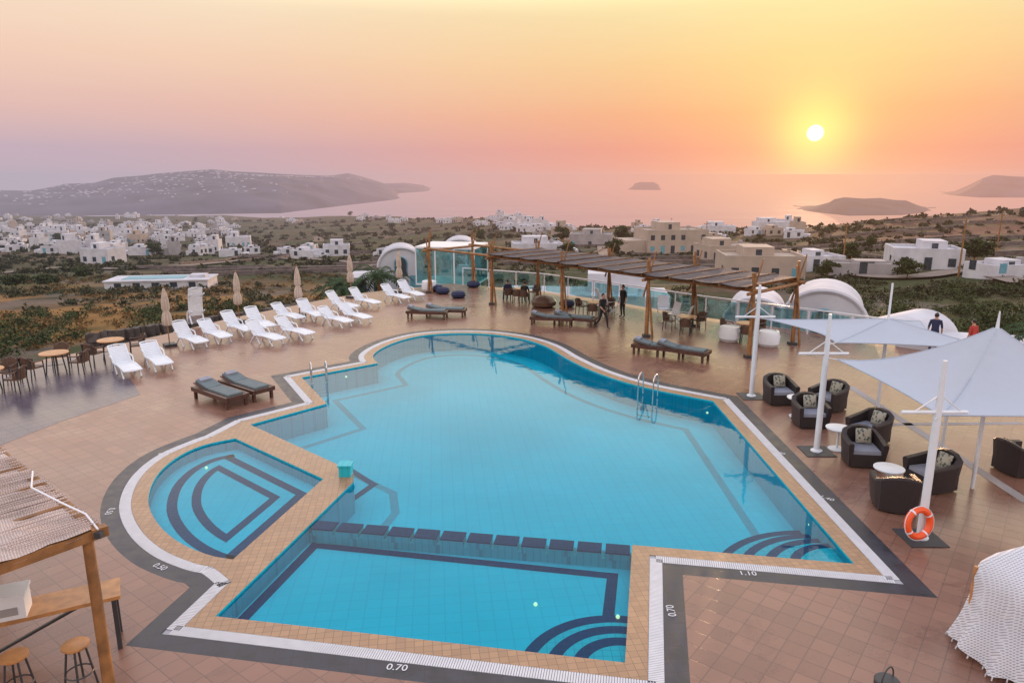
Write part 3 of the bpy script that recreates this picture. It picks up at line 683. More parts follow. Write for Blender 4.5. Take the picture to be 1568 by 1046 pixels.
# ------------------------------------------------------------------ sun loungers
def slab(m2,x0,z0,x1,z1,wd,t,mi,nsl=0):
    for i in range(nsl):
        a=(i+.04)/nsl; b=(i+.9)/nsl
        m2.beam((x0+(x1-x0)*a,0,z0+(z1-z0)*a),(x0+(x1-x0)*b,0,z0+(z1-z0)*b),wd,t,mi)
def lounger_mesh(hb):
    m2=MB(); ex=-.15-.57*math.sqrt(max(.1,1-((hb-.92)*1.2)**2))
    slab(m2,-.15,.36,.45,.40,.56,.025,0,8); slab(m2,.45,.40,1.25,.33,.56,.025,0,10); slab(m2,-.15,.36,ex,hb,.56,.025,0,9)
    for s in (-.31,.31):
        m2.tube([(ex-.02,s,hb+.03),(-.45,s,(hb+.4)/2),(-.15,s,.37),(.45,s,.41),(1.0,s,.36),(1.28,s,.32)],[.03,.035,.04,.035,.035,.03],0,7)
        m2.tube([(-.5,s*1.12,.6),(-.3,s*1.15,.62),(0,s*1.15,.58),(.12,s*1.1,.4)],.028,0,6)
        m2.tube([(-.45,s,0),(-.3,s,.2),(-.12,s,.37)],[.03,.035,.035],0,7); m2.tube([(.0,s,.37),(.1,s,.18),(.22,s,0)],.032,0,7)
        m2.tube([(.85,s,.37),(.95,s,.2),(1.1,s,0)],.032,0,7)
    m2.tube([(ex-.02,-.31,hb+.03),(ex-.04,0,hb+.06),(ex-.02,.31,hb+.03)],.03,0,7); m2.tube([(1.28,-.31,.32),(1.32,0,.31),(1.28,.31,.32)],.03,0,7)
    return m2.mesh('sun_lounger',[M_white])
MLs=[lounger_mesh(.92),lounger_mesh(.84),lounger_mesh(.98)]
for k,(px,py,dg) in enumerate([(192,572,-50),(240,562,-46),(290,530,-40),(327,522,-38),(365,512,-42),(405,526,-36),(402,505,-40),(452,518,-33),(444,493,-38),(480,489,-42),(515,499,-36),(523,476,-38),(545,493,-32),(557,470,-36),(604,462,-42),(632,457,-44)]):
    g=G(px,py); put('sun_lounger',MLs[(k*7+k//3)%3],(g.x-.2+random.uniform(-.1,.1),g.y+.2,.005),math.radians(dg+random.uniform(-6,6)),1.0)
ob=put('upright_sun_lounger',MLs[0],(*G(306,505),.95),math.radians(-60),1.0); ob.rotation_euler=(0,math.radians(-80),math.radians(-50)); ob.location.z=.75
# wooden loungers
m2=MB()
for s in (-.34,.34): m2.beam((-.98,s,.31),(.98,s,.31),.09,.13,0)
for x in (-.95,.95): m2.beam((x,-.29,.31),(x,.29,.31),.09,.12,0)
for x in (-.88,.88):
    for s in (-.3,.3): m2.box((x,s,.12),(.08,.08,.24),0)
for i in range(16): m2.box((-.88+i*.117,0,.355),(.09,.58,.02),0)
m2.box((.30,0,.395),(1.14,.48,.06),1); m2.beam((-.30,0,.40),(-.93,0,.54),.48,.06,1); m2.beam((-.72,0,.545),(-.9,0,.585),.36,.07,2)
m2.beam((-.3,0,.36),(-.93,0,.49),.64,.03,0)
MW=m2.mesh('wooden_lounger',[M_teak,M_cush,M_seat])
for px,py,dg in [(338,615,-38),(378,604,-38),(655,487,-8),(683,484,-8),(845,497,-12),(880,497,-25),(1008,543,-28),(1045,548,-35)]:
    g=G(px,py); put('wooden_sun_lounger',MW,(g.x,g.y,.005),math.radians(dg),1.12)
# closed parasols
m2=MB(); m2.tube([(0,0,0),(0,0,2.75)],.025,1,8); m2.box((0,0,.06),(.5,.5,.12),2)
m2.lathe([(.10,.95),(.17,1.0),(.19,1.25),(.15,1.5),(.10,1.62),(.15,1.75),(.14,2.1),(.09,2.45),(.03,2.68)],0,48,folds=8,amp=.22)
m2.lathe([(.115,1.56),(.12,1.6),(.115,1.66)],0,16); m2.ball((0,0,2.75),.04,1,8,6)
MP=m2.mesh('closed_parasol',[M_beige,M_wood,M_dark])
for px,py,s in [(260,530,.98),(367,494,.98),(459,484,1.0),(538,456,1.0),(612,448,1.0)]:
    g=G(px,py); put('closed_parasol',MP,(g.x,g.y,.004),random.uniform(0,3),s)
# cafe tables and chairs (left)
m2=MB(); m2.lathe([(.46,.72),(.47,.74),(.46,.76)],0,24)
for a in range(4):
    x,y=.28*math.cos(a*math.pi/2+.7),.28*math.sin(a*math.pi/2+.7); m2.tube([(x*1.1,y*1.1,0),(x*.8,y*.8,.72)],.022,1,6)
m2.tube([(.22,.1,.3),(-.22,-.1,.3)],.012,1,5); MT=m2.mesh('cafe_table',[M_tan,M_dark])
m2=MB()
for x,y in((.22,.24),(.22,-.24)): m2.tube([(x*1.1,y*1.05,0),(x,y,.66)],.02,1,6)
for y in(.22,-.22): m2.tube([(-.25,y,0),(-.22,y,.45),(-.28,y,.85)],.02,1,6)
m2.box((0,0,.45),(.48,.48,.05),0)
m2.tube([(.22,.25,.66),(-.15,.27,.67),(-.28,.2,.8),(-.32,0,.87),(-.28,-.2,.8),(-.15,-.27,.67),(.22,-.25,.66)],.024,0,7)
for i in range(9):
    a=math.radians(110+i*17.5); x,y=-.02+.28*math.cos(a),.26*math.sin(a); m2.beam((x*.95,y*.95,.47),(x*1.05,y*1.02,.70 if i in(0,8) else .82),.075,.02,0)
MC=m2.mesh('rattan_chair',[M_chair,M_dark])
for (tx,ty),chs in [((87,572),[(66,578),(118,572),(103,556)]),((173,550),[(154,556),(208,546)]),((-14,600),[(10,590),(22,600)])]:
    t=G(tx,ty); put('cafe_table',MT,(t.x,t.y,.01),0,1.1)
    for c_ in chs:
        g=G(*c_); g=t+(g-t).normalized()*.95; put('rattan_chair',MC,(g.x,g.y,.01),math.atan2(t.y-g.y,t.x-g.x),1.1)
for tx,ty in [(8.6,34.6),(11.0,33.0),(4.6,38.6),(0.6,43.4)]:
    t=Vector((tx,ty)); put('cafe_table',MT,(tx,ty,.005))
    for a in (.6,2.6,4.4):
        g=t+Vector((math.cos(a),math.sin(a)))*.9; put('rattan_chair',MC,(g.x,g.y,.005),a+math.pi)
m2=MB()
m2.beam((-.25,0,.42),(.25,0,.40),.5,.03,0); m2.beam((-.26,0,.45),(-.42,0,.98),.5,.03,0)
for s in(-.26,.26):
    m2.tube([(-.3,s,0),(.28,s,.4)],.02,0,6); m2.tube([(.28,s,0),(-.28,s,.42),(-.43,s,1.0)],.02,0,6); m2.tube([(-.34,s,.62),(.25,s,.62),(.25,s,.4)],.02,0,6)
MD=m2.mesh('folding_chair',[M_white])
for px,py,dg in [(1025,495,200),(1045,500,150),(1015,485,260),(935,480,20),(925,470,10)]:
    g=G(px,py); put('white_folding_chair',MD,(g.x,g.y,.005),math.radians(dg),1.1)
m2=MB(); m2.lathe([(.38,0),(.5,.15),(.52,.5),(.45,.72),(.38,.74),(.36,.7),(.02,.68)],0,24)
MPo=m2.mesh('white_pot',[M_white])
for px,py in [(1116,522),(1176,530),(657,446)]:
    g=G(px,py); put('white_planter',MPo,(g.x,g.y,.004),0,.95)
m2=MB(); m2.lathe([(.3,0),(.42,.08),(.46,.22),(.38,.38),(.15,.43),(.02,.44)],0,20); MPf=m2.mesh('pouf',[M_navy])
for px,py in [(678,450),(702,456),(725,440),(668,446),(868,470)]:
    g=G(px,py); put('pouf_seat',MPf,(g.x,g.y,.004),0,1.0)
m2=MB(); m2.lathe([(.45,0),(.62,.1),(.66,.3),(.5,.5),(.2,.6),(.02,.62)],0,24,folds=5,amp=.05); g=G(832,470); put('beanbag_seat',m2.mesh('beanbag',[M_chair]),(g.x,g.y,.004),0,1.1)
# ------------------------------------------------------------------ pool ladders
m2=MB()
for s in (-.27,.27):
    pts=[(-.5,s,0),(-.5,s,.5)]+[(-.25-.25*math.cos(math.pi*i/8),s,.6+.22*math.sin(math.pi*i/8)) for i in range(9)]+[(0,s,.2),(.05,s,-.75)]
    m2.tube(pts,.024,0,8)
for z_ in (-.2,-.42,-.64): m2.box((.04,0,z_),(.09,.52,.03),0)
MLd=m2.mesh('pool_ladder',[M_metal])
for px,py,dg in [(490,590,-70),(988,610,-120)]:
    g=G(px,py); put('pool_ladder',MLd,(g.x,g.y,0),math.radians(dg),1.0)
# ------------------------------------------------------------------ masts & canopies
masts=[(8.36,24.0),(8.53,18.9),(8.73,14.0)]
for i,(x,y) in enumerate(masts):
    m2=MB(); m2.tube([(0,0,0),(0,0,2.6),(0,0,3.92)],[.085,.08,.045],0,14); m2.box((0,0,.012),(.8,.8,.016),1); m2.lathe([(.16,.02),(.16,.05),(.09,.09)],0,14)
    m2.tube([(-.75,0,2.83),(.6,.0,2.83)],.04,0,8); m2.tube([(-.5,-.0,2.83),(0,0,3.2)],.015,0,5); m2.tube([(.5,-.0,2.83),(0,0,3.2)],.015,0,5)
    put('white_mast',m2.mesh('white_mast',[M_post,M_dark]),(x,y,.0))
def canopy(name,cor,peak,sag,mast=True,pw=1.7):
    m2=MB(); cor=[Vector(c) for c in cor]; peak=Vector(peak); nr,nt_=14,12; vs=[];fs=[]
    cen=sum(cor,Vector())/4
    rim=[]
    for i in range(4):
        for t in range(nt_):
            u=t/nt_; p=cor[i].lerp(cor[(i+1)%4],u); q=p.lerp(cen,sag*4*u*(1-u)); q.z=p.z-.06*math.sin(math.pi*u); rim.append(q)
    K=len(rim)
    for r in range(nr+1):
        rr=max(.02,r/nr)
        for k_,q in enumerate(rim):
            p=peak.lerp(q,rr); p.z=peak.z+(q.z-peak.z)*(1-(1-rr)**pw)
            p.z-=.05*abs(math.sin(math.pi*(k_%nt_)/nt_*2))*math.sin(math.pi*rr); vs.append(p)
    for r in range(nr):
        for k in range(K): a=r*K+k;b=r*K+(k+1)%K; fs.append((a,a+K,b+K,b))
    m2.add(vs,fs,0)
    m2.tube(rim,.018,0,5,closed=True)
    for i in range(0,K,nt_): m2.tube([Vector(vs[r*K+i])+Vector((0,0,.002)) for r in range(nr+1)],.010,0,4)
    if mast: m2.tube([(peak.x,peak.y,0.0),(peak.x,peak.y,peak.z-.05)],.05,1,10)
    m2.tube([peak-Vector((0,0,.15)),peak+Vector((0,0,.35))],[.05,.015],1,8)
    for c in cor[:4]: m2.tube([c,(c-cen).normalized()*.35+c],.012,1,5)
    put(name,m2.mesh(name,[M_canvas,M_post],True,70))
canopy('white_tensile_canopy',[(8.85,14.1,2.72),(13.9,14.0,2.7),(13.9,18.7,2.7),(8.75,18.7,2.72)],(11.4,16.5,4.1),.09)
canopy('white_tensile_canopy',[(9.4,20.3,2.8),(13.8,19.6,2.75),(13.9,24.0,2.7),(8.6,23.9,2.78)],(11.7,21.9,3.2),.24,pw=1.2)
m2=MB(); m2.tube([(0,0,0),(0,0,4.3)],[.06,.03],0,10); put('white_mast',m2.mesh('canopy_mast',[M_post]),(11.7,21.9,0))
m2=MB(); m2.tube([(0,0,0),(0,0,2.6)],.05,0,10); me_=m2.mesh('canopy_post',[M_post]); put('canopy_post',me_,(12.1,19.0,0))
# lifebuoy
m2=MB(); pts=[(.30*math.cos(2*math.pi*i/32),0,.30*math.sin(2*math.pi*i/32)) for i in range(32)]
m2.tube(pts,.075,0,10,closed=True)
for k in range(4):
    a0=k*math.pi/2+.5; m2.tube([(.30*math.cos(a0+j*.06),0,.30*math.sin(a0+j*.06)) for j in range(3)],.079,1,10)
m2.tube([(.385*math.cos(2*math.pi*i/32),-.02,.385*math.sin(2*math.pi*i/32)) for i in range(32)],.008,1,5,closed=True)
M_or=mat('orange_ring',(.80,.09,.015),.4,.05)
ob=put('lifebuoy',m2.mesh('lifebuoy',[M_or,M_white]),(8.50,13.75,.48),.25,.95); ob.rotation_euler=(math.radians(-8),0,.25)
# ------------------------------------------------------------------ wicker lounge
m2=MB()
path=[(.40,.42),(.1,.44),(-.2,.43),(-.36,.36),(-.43,.2),(-.45,0),(-.43,-.2),(-.36,-.36),(-.2,-.43),(.1,-.44),(.40,-.42)]
tops=[.60,.62,.66,.74,.80,.82,.80,.74,.66,.62,.60]
vs=[];fs=[]
for (x,y),tp in zip(path,tops):
    nx,ny=(0,1 if y>0 else -1) if x>-.2 else ((x)/math.hypot(x,y),y/math.hypot(x,y))
    xi,yi=x-nx*.1,y-ny*.1
    fl=1.06
    vs+= [(x*.92,y*.92,.03),(x*fl,y*fl,tp-.04),(x*1.0,y*1.0,tp),(xi,yi,tp-.01),(xi,yi,.3)]
for i in range(len(path)-1):
    for j in range(4): a=i*5+j; fs.append((a,a+1,a+6,a+5))
fs.append((0,4,3,2,1)); k=(len(path)-1)*5; fs.append((k,k+1,k+2,k+3,k+4))
m2.add(vs,fs,0); m2.box((.02,0,.18),(.74,.72,.3),0); m2.box((.04,0,.37),(.62,.62,.09),1)
q=Matrix.Rotation(math.radians(-18),3,'Y')
n=8; pv=[];pf=[]
for sgn in (1,-1):
    for i in range(n+1):
        for j in range(n+1):
            u=2*i/n-1;v_=2*j/n-1; t=.075*((1-u*u)*(1-v_*v_))**.5; pv.append(q@Vector((sgn*t,u*.18,v_*.18))+Vector((-.20,0.06,.61)))
for s_ in range(2):
    o_=s_*(n+1)**2
    for i in range(n):
        for j in range(n):
            a=o_+i*(n+1)+j; f=(a,a+1,a+n+2,a+n+1); pf.append(f if s_ else tuple(reversed(f)))
m2.add(pv,pf,2)
MWc=m2.mesh('wicker_armchair',[M_wick,M_seat,M_pill])
m2=MB(); m2.lathe([(.36,.66),(.38,.68),(.38,.705),(.36,.71)],0,28); m2.tube([(0,0,.04),(0,0,.66)],.035,0,10); m2.lathe([(.26,.004),(.26,.03),(.06,.06)],0,20)
MTb=m2.mesh('white_side_table',[M_white])
for (tx,ty),chs in [((1223,606),[(1192,616),(1268,625)]),((1285,652),[(1238,650),(1330,675)]),((1362,713),[(1318,708),(1425,745),(1368,775)])]:
    t=G(tx,ty,.7); put('round_side_table',MTb,(t.x,t.y,.004),0,.92)
    for c_ in chs:
        g=G(*c_); put('wicker_armchair',MWc,(g.x,g.y,.004),math.atan2(t.y-g.y,t.x-g.x),1.12)
g=G(1556,722); put('wicker_armchair',MWc,(g.x,g.y,.004),.2,1.12)
# ------------------------------------------------------------------ thatched bar, lower left
bar=empty('thatched_bar')
C=Vector((-6.0,9.45,2.55)); e1=Vector((-3.5,3.0,0)).normalized(); e2=Vector((-.62,-.78,0)).normalized()
m2=MB(); n1_,n2_=40,16; vs=[];fs=[]
for i in range(n1_+1):
    for j in range(n2_+1):
        p=C+e1*(i/n1_*6.5)+e2*(j/n2_*3.2); p.z+=.06*noise.noise(p*3)+.10+.05*(j/n2_)
        if i==0: p+=e1*(-.08*random.random())
        vs.append(p)
k=len(vs)
for i in range(n1_):
    for j in range(n2_): a=i*(n2_+1)+j; fs.append((a,a+n2_+1,a+n2_+2,a+1))
m2.add(vs,fs,0); m2.add([v-Vector((0,0,.07)) for v in vs],[tuple(reversed(f)) for f in fs],0)
for j in range(90):
    p=C+e1*random.uniform(0,6.3)+Vector((0,0,.14)); m2.tube([p-e2*random.uniform(.03,.10),p+e2*random.uniform(.5,1.3)+Vector((0,0,.03))],.010,0,4)
put('reed_roof',m2.mesh('reed_roof',[M_reed]),parent=bar)
m2=MB()
m2.beam(C+Vector((0,0,.02))-e1*.1,C+e1*6.4+Vector((0,0,.02)),.14,.16,0); m2.beam(C+Vector((0,0,0))-e2*.15,C+e2*3.2,.14,.15,0)
for i in range(1,6): a=C+e1*i*1.1+Vector((0,0,.06)); m2.beam(a,a+e2*3.2,.08,.1,0)
px_=C+e1*.05+e2*.1; m2.tube([(px_.x,px_.y,0),(px_.x,px_.y,2.5)],[.085,.075],0,12)
q_=C+e1*6.2+e2*.1; m2.tube([(q_.x,q_.y,0),(q_.x,q_.y,2.5)],[.085,.075],0,12)
m2.tube([C+e1*2.6+Vector((0,0,.22)),C+e1*1.8+e2*.25+Vector((0,0,.26)),C+e1*1.0+e2*.1+Vector((0,0,.2)),C+e1*.3+Vector((0,0,.2)),C-e1*.12+Vector((0,0,.1))],.014,1,6)
m2.box(C-e1*.12+Vector((0,0,.02)),(.09,.09,.09),2)
put('bar_frame',m2.mesh('bar_frame',[M_wood,M_white,M_dark]),parent=bar)
m2=MB(); m2.box((0,0,.94),(2.0,.62,.06),0)
for x in(-.9,.9):
    for y in(-.25,.25): m2.box((x,y,.46),(.07,.07,.91),1)
m2.beam((-.9,.25,.15),(.9,.25,.85),.05,.04,1)
put('bar_table',m2.mesh('bar_table',[M_tan,M_dark],False),(-7.35,10.15,0),math.radians(28))
m2=MB(); m2.lathe([(.17,.68),(.19,.70),(.19,.73),(.16,.74)],0,20)
for a in range(4):
    x,y=math.cos(a*math.pi/2+.4),math.sin(a*math.pi/2+.4); m2.tube([(x*.22,y*.22,0),(x*.12,y*.12,.69)],.016,1,6)
m2.tube([(.19*math.cos(2*math.pi*i/20),.19*math.sin(2*math.pi*i/20),.25) for i in range(20)],.012,1,5,closed=True)
MSt=m2.mesh('bar_stool',[M_tan,M_dark]); put('bar_stool',MSt,(-6.55,9.45,0)); put('bar_stool',MSt,(-7.3,9.2,0),.5)
m2=MB(); m2.box((0,0,1.16),(.5,.4,.36),0); m2.box((0,0,1.36),(.54,.44,.05),0); m2.box((.0,-.21,1.12),(.3,.02,.12),1); put('white_cool_box',m2.mesh('cool_box',[M_white,M_grayw],False),(-7.75,9.85,-.01),.4)
# ------------------------------------------------------------------ canopy daybed, lower right
m2=MB()
hw=.95; vs=[];fs=[]
lev=[(0.02,2.25),(.5,1.98),(.88,1.66),(1.0,1.50),(1.04,1.28),(1.03,.95),(1.08,.6),(1.16,.30),(1.2,.12)]
K=96
for li,(s_,z_) in enumerate(lev):
    for k in range(K):
        a=2*math.pi*k/K; c_,s2=math.cos(a),math.sin(a); rr=hw*s_/(abs(c_)**5+abs(s2)**5)**.2
        wv=1+.04*math.sin(14*a+li*.25)*max(0,li-3)/3
        vs.append((rr*c_*wv,rr*s2*wv,z_-(.06*math.sin(9*a) if li>=7 else 0)))
for i in range(len(lev)-1):
    for k in range(K): a=i*K+k;b=i*K+(k+1)%K; fs.append((a,a+K,b+K,b))
m2.add(vs,fs,0)
for x in(-.85,.85):
    for y in(-.85,.85): m2.tube([(x,y,0),(x,y,1.45)],.035,1,8)
m2.box((0,0,.2),(1.75,1.75,.16),1); m2.box((0,0,.34),(1.65,1.65,.12),2)
for k in range(0,K,2):
    v=vs[8*K+k]; m2.tube([v,(v[0]*1.01,v[1]*1.01,v[2]-.06)],.012,0,4)
put('canopy_daybed',m2.mesh('canopy_daybed',[M_net,M_tan,M_seat],True,60),(8.5,9.8,0),.25)
m2=MB(); m2.lathe([(.12,0),(.17,.1),(.18,.3),(.16,.32)],0,16); m2.tube([(.16*math.cos(math.pi*i/10),0,.3+.22*math.sin(math.pi*i/10)) for i in range(11)],.012,0,5); put('black_lantern',m2.mesh('lantern',[M_dark]),(5.55,9.2,0),.6)
# ------------------------------------------------------------------ people
def person(name,J,rad,cloth,loc,rz,facing_pitch=0,hair=M_hair,sc=1):
    order=list(J); idx={k:i for i,k in enumerate(order)}
    bones=[('pelvis','spine'),('spine','chest'),('chest','neck'),('neck','head'),('chest','shL'),('shL','elL'),('elL','wrL'),('chest','shR'),('shR','elR'),('elR','wrR'),
           ('pelvis','hiL'),('hiL','knL'),('knL','anL'),('anL','toL'),('pelvis','hiR'),('hiR','knR'),('knR','anR'),('anR','toR')]
    me=bpy.data.meshes.new('tmp'); me.from_pydata([J[k] for k in order],[(idx[a],idx[b]) for a,b in bones],[])
    ob=bpy.data.objects.new('tmp',me); scene.collection.objects.link(ob)
    md=ob.modifiers.new('s','SKIN'); md.use_smooth_shade=True
    for i,k in enumerate(order):
        sv_=me.skin_vertices[0].data[i]; sv_.radius=rad[k]; sv_.use_root=(k=='pelvis')
    sb=ob.modifiers.new('b','SUBSURF'); sb.levels=1; sb.render_levels=1
    dg=bpy.context.evaluated_depsgraph_get(); ev=bpy.data.meshes.new_from_object(ob.evaluated_get(dg))
    m2=MB(); vs=[v.co.copy() for v in ev.vertices]; fs=[tuple(p.vertices) for p in ev.polygons]
    def cls(c):
        best=None
        for a,b in bones:
            A=Vector(J[a]);B=Vector(J[b]); t=max(0,min(1,(c-A).dot(B-A)/(B-A).length_squared)); d_=(c-A.lerp(B,t)).length-(rad[a][0]*(1-t)+rad[b][0]*t)
            if best is None or d_<best[0]: best=(d_,a,b,t)
        _,a,b,t=best
        if b=='head' or (b=='neck' and t>.75): return 0
        if b[:2]=='wr' : return cloth.get('forearm',0)
        if b[:2] in('kn','an','hi'): return 2
        if b[:2]=='to': return 3
        return 1
    m2.v=[tuple(v) for v in vs]; m2.f=fs; m2.m=[cls(sum((vs[i] for i in f),Vector())/len(f)) for f in fs]
    bpy.data.objects.remove(ob)
    hd=Vector(J['head'])
    m2.ball(hd+Vector((0,0,.03)),.1,0,14,10,(.80,.95,1.2)); m2.ball(hd+Vector((0,.02,.065)),.108,4,14,8,(.82,.92,.95))
    m2.ball(hd+Vector((0,-.1,.0)),.018,0,6,5,(.8,1,1.3))
    for s in(-1,1):
        m2.ball(hd+Vector((s*.032,-.088,.03)),.010,4,6,4); m2.ball(hd+Vector((s*.083,0,.02)),.022,0,6,5,(.5,.8,1.2))
    m2.box(hd+Vector((0,-.086,-.045)),(.04,.01,.008),5)
    for sd in 'LR':
        W=Vector(J['wr'+sd]);E_=Vector(J['el'+sd]); d_=(W-E_).normalized(); sx=1 if sd=='L' else -1
        side=d_.cross(Vector((sx,0,0)));side=side.normalized() if side.length>.1 else Vector((0,-1,0))
        pc=W+d_*.05; m2.ball(pc,.042,0,8,6,(.55,.9,1.1))
        for i in range(4):
            b0=pc+side*(.027-.018*i)+d_*.03; ln_=.07-.008*abs(i-1.3)
            m2.tube([b0,b0+d_*ln_*.55,b0+d_*ln_*.9-Vector((sx*.018,0,0))],[.009,.008,.006],0,5)
        b0=pc+side*.03-d_*.02; m2.tube([b0,b0+side*.025+d_*.025,b0+side*.028+d_*.055],[.011,.009,.007],0,5)
    me2=m2.mesh(name,[M_skin,cloth['top'],cloth['leg'],cloth['shoe'],hair,M_red]); return put(name,me2,loc,rz,sc)
RD=dict(pelvis=(.15,.11),spine=(.135,.10),chest=(.165,.115),neck=(.058,.058),head=(.07,.07),shL=(.07,.07),shR=(.07,.07),elL=(.045,.045),elR=(.045,.045),wrL=(.03,.03),wrR=(.03,.03),hiL=(.095,.095),hiR=(.095,.095),knL=(.062,.062),knR=(.062,.062),anL=(.042,.042),anR=(.042,.042),toL=(.035,.035),toR=(.035,.035))
def stand(): return dict(pelvis=(0,0,.95),spine=(0,0,1.14),chest=(0,0,1.34),neck=(0,-.01,1.5),head=(0,-.03,1.62),shL=(.19,0,1.42),elL=(.25,.03,1.13),wrL=(.26,-.06,.88),shR=(-.19,0,1.42),elR=(-.25,.03,1.13),wrR=(-.26,-.06,.88),
   hiL=(.1,0,.9),knL=(.11,-.02,.49),anL=(.12,.03,.07),toL=(.13,-.14,.035),hiR=(-.1,0,.9),knR=(-.11,-.02,.49),anR=(-.12,.03,.07),toR=(-.13,-.14,.035))
walk=stand(); walk.update(hiL=(.09,-.02,.9),knL=(.1,-.22,.52),anL=(.1,-.3,.08),toL=(.1,-.47,.06),knR=(-.1,.08,.48),anR=(-.1,.38,.14),toR=(-.1,.26,.035),elL=(.25,.14,1.15),wrL=(.24,.14,.9),elR=(-.25,-.1,1.14),wrR=(-.22,-.3,1.0))
sit=dict(pelvis=(0,0,.53),spine=(0,.02,.72),chest=(0,-.01,.92),neck=(0,-.06,1.08),head=(0,-.10,1.19),shL=(.19,-.02,1.0),elL=(.25,-.1,.74),wrL=(.16,-.32,.68),shR=(-.19,-.02,1.0),elR=(-.25,-.1,.74),wrR=(-.16,-.32,.68),
   hiL=(.1,-.05,.52),knL=(.13,-.46,.5),anL=(.12,-.44,.08),toL=(.12,-.6,.035),hiR=(-.1,-.05,.52),knR=(-.13,-.46,.5),anR=(-.12,-.5,.08),toR=(-.12,-.66,.035))
bk=dict(top=M_black,leg=M_black,shoe=M_dark)
g=G(922,503); person('walking_man',walk,RD,bk,(g.x,g.y,0),math.radians(35))
g=G(953,486); person('standing_man',stand(),RD,bk,(g.x,g.y,0),math.radians(-60))
for px,py,c_,r_ in [(778,462,dict(top=M_navy,leg=M_navy,shoe=M_dark),200),(803,465,dict(top=M_black,leg=M_navy,shoe=M_dark),160)]:
    g=G(px,py); person('seated_person',sit,RD,c_,(g.x,g.y,0),math.radians(r_))
    f=Vector((math.sin(math.radians(r_)),-math.cos(math.radians(r_))))
    put('rattan_chair',MC,(g.x-f.x*.02,g.y-f.y*.02,.0),math.atan2(f.y,f.x),1.0)
person('standing_person',stand(),RD,dict(top=M_navy,leg=M_navy,shoe=M_dark),(18.2,30.2,0),math.radians(150))
person('standing_person',stand(),RD,dict(top=M_red,leg=M_black,shoe=M_dark),(19.2,29.2,0),math.radians(200),sc=.96)
# ------------------------------------------------------------------ vegetation
def leaf_mat(name,c1,c2,hz=True):
    m,nt,b,o=newmat(name); g=N(nt,'ShaderNodeNewGeometry'); L(nt,Ramp(nt,g.outputs['Random Per Island'],[(0,c1),(1,c2)]),b.inputs[0]); b.inputs['Roughness'].default_value=.7; b.inputs['Specular IOR Level'].default_value=.2
    if hz: L(nt,haze(nt,b.outputs[0]),o.inputs[0])
    return m
M_leaf=leaf_mat('shrub_leaves',(.010,.018,.006),(.062,.085,.022)); M_leafb=leaf_mat('scrub_leaves',(.014,.018,.008),(.062,.066,.026)); M_leaf2=leaf_mat('dry_leaves',(.08,.048,.015),(.19,.11,.035)); M_palm=leaf_mat('palm_leaves',(.012,.035,.012),(.045,.08,.027))
def leafcloud(cs,rs,n,size):
    cs=np.array(cs);rs=np.array(rs); k=len(cs); d=rng.normal(size=(k,n,3)); d/=np.linalg.norm(d,axis=2,keepdims=True); d[:,:,2]=np.abs(d[:,:,2])*.9-.1
    lump=1+.25*np.sin(d[:,:,0:1]*5+cs[:,None,0:1])+.2*np.sin(d[:,:,1:2]*6+cs[:,None,1:2])
    p=cs[:,None,:]+d*rs[:,None,None]*np.array([1,1,.75])*lump*(rng.random((k,n,1))**.45)
    p=p.reshape(-1,3); sz=(np.array(size)[:,None]*np.ones((1,n))).reshape(-1,1)*rng.uniform(.6,1.4,(k*n,1))
    a=rng.normal(size=p.shape); a/=np.linalg.norm(a,axis=1,keepdims=True); b=rng.normal(size=p.shape); b-=a*(a*b).sum(1,keepdims=True); b/=np.linalg.norm(b,axis=1,keepdims=True)
    q=np.stack([p-a*sz,p-b*sz*.6,p+a*sz,p+b*sz*.6],1).reshape(-1,3); return q
def leafmesh(name,q,m):
    me=bpy.data.meshes.new(name); nf=len(q)//4; me.vertices.add(len(q)); me.vertices.foreach_set('co',q.ravel()); me.loops.add(nf*4); me.loops.foreach_set('vertex_index',np.arange(nf*4,dtype=np.int32))
    me.polygons.add(nf); me.polygons.foreach_set('loop_start',np.arange(0,nf*4,4,dtype=np.int32)); me.update(calc_edges=True); me.materials.append(m); return me
def inside(p,poly):
    c=False;n=len(poly)
    for i in range(n):
        a,b=poly[i],poly[i-1]
        if (a.y>p[1])!=(b.y>p[1]) and p[0]<(b.x-a.x)*(p[1]-a.y)/(b.y-a.y)+a.x: c=not c
    return c
def shrubs(name,n,yr,srange,rr,nl,ls,m,dens=None):
    cs=[];rs=[];ss=[]
    t=0
    while len(cs)<n and t<n*8:
        t+=1
        Y=math.exp(random.uniform(math.log(yr[0]),math.log(yr[1]))); X=random.uniform(*srange)*Y
        if Y<60 and (inside((X,Y),deck_o) or inside((X*.96,Y-1.2),deck_o)): continue
        if noise.noise(Vector((X/18,Y/18,5)))+random.uniform(-.3,.3)<-.05: continue
        r=random.uniform(*rr)*(1 if Y<150 else 1+Y/600); cs.append((X,Y,tz(X,Y)+r*.2)); rs.append(r); ss.append(ls*(r/rr[1])*(1 if Y<150 else 1.6))
    q=leafcloud(cs,rs,nl,ss); put(name,leafmesh(name,q,m))
shrubs('scrub_bushes',1000,(27,85),(-1.0,.9),(.5,1.5),150,.15,M_leaf)
shrubs('field_scrub',1700,(75,260),(-.8,.8),(.4,1.2),50,.24,M_leafb)
shrubs('far_scrub',1500,(260,1200),(-.8,.8),(.7,1.5),22,.45,M_leafb)
shrubs('dry_grass',1000,(45,140),(-.9,-.05),(.3,.8),50,.15,M_leaf2)
cs=[];rs=[];ss=[]
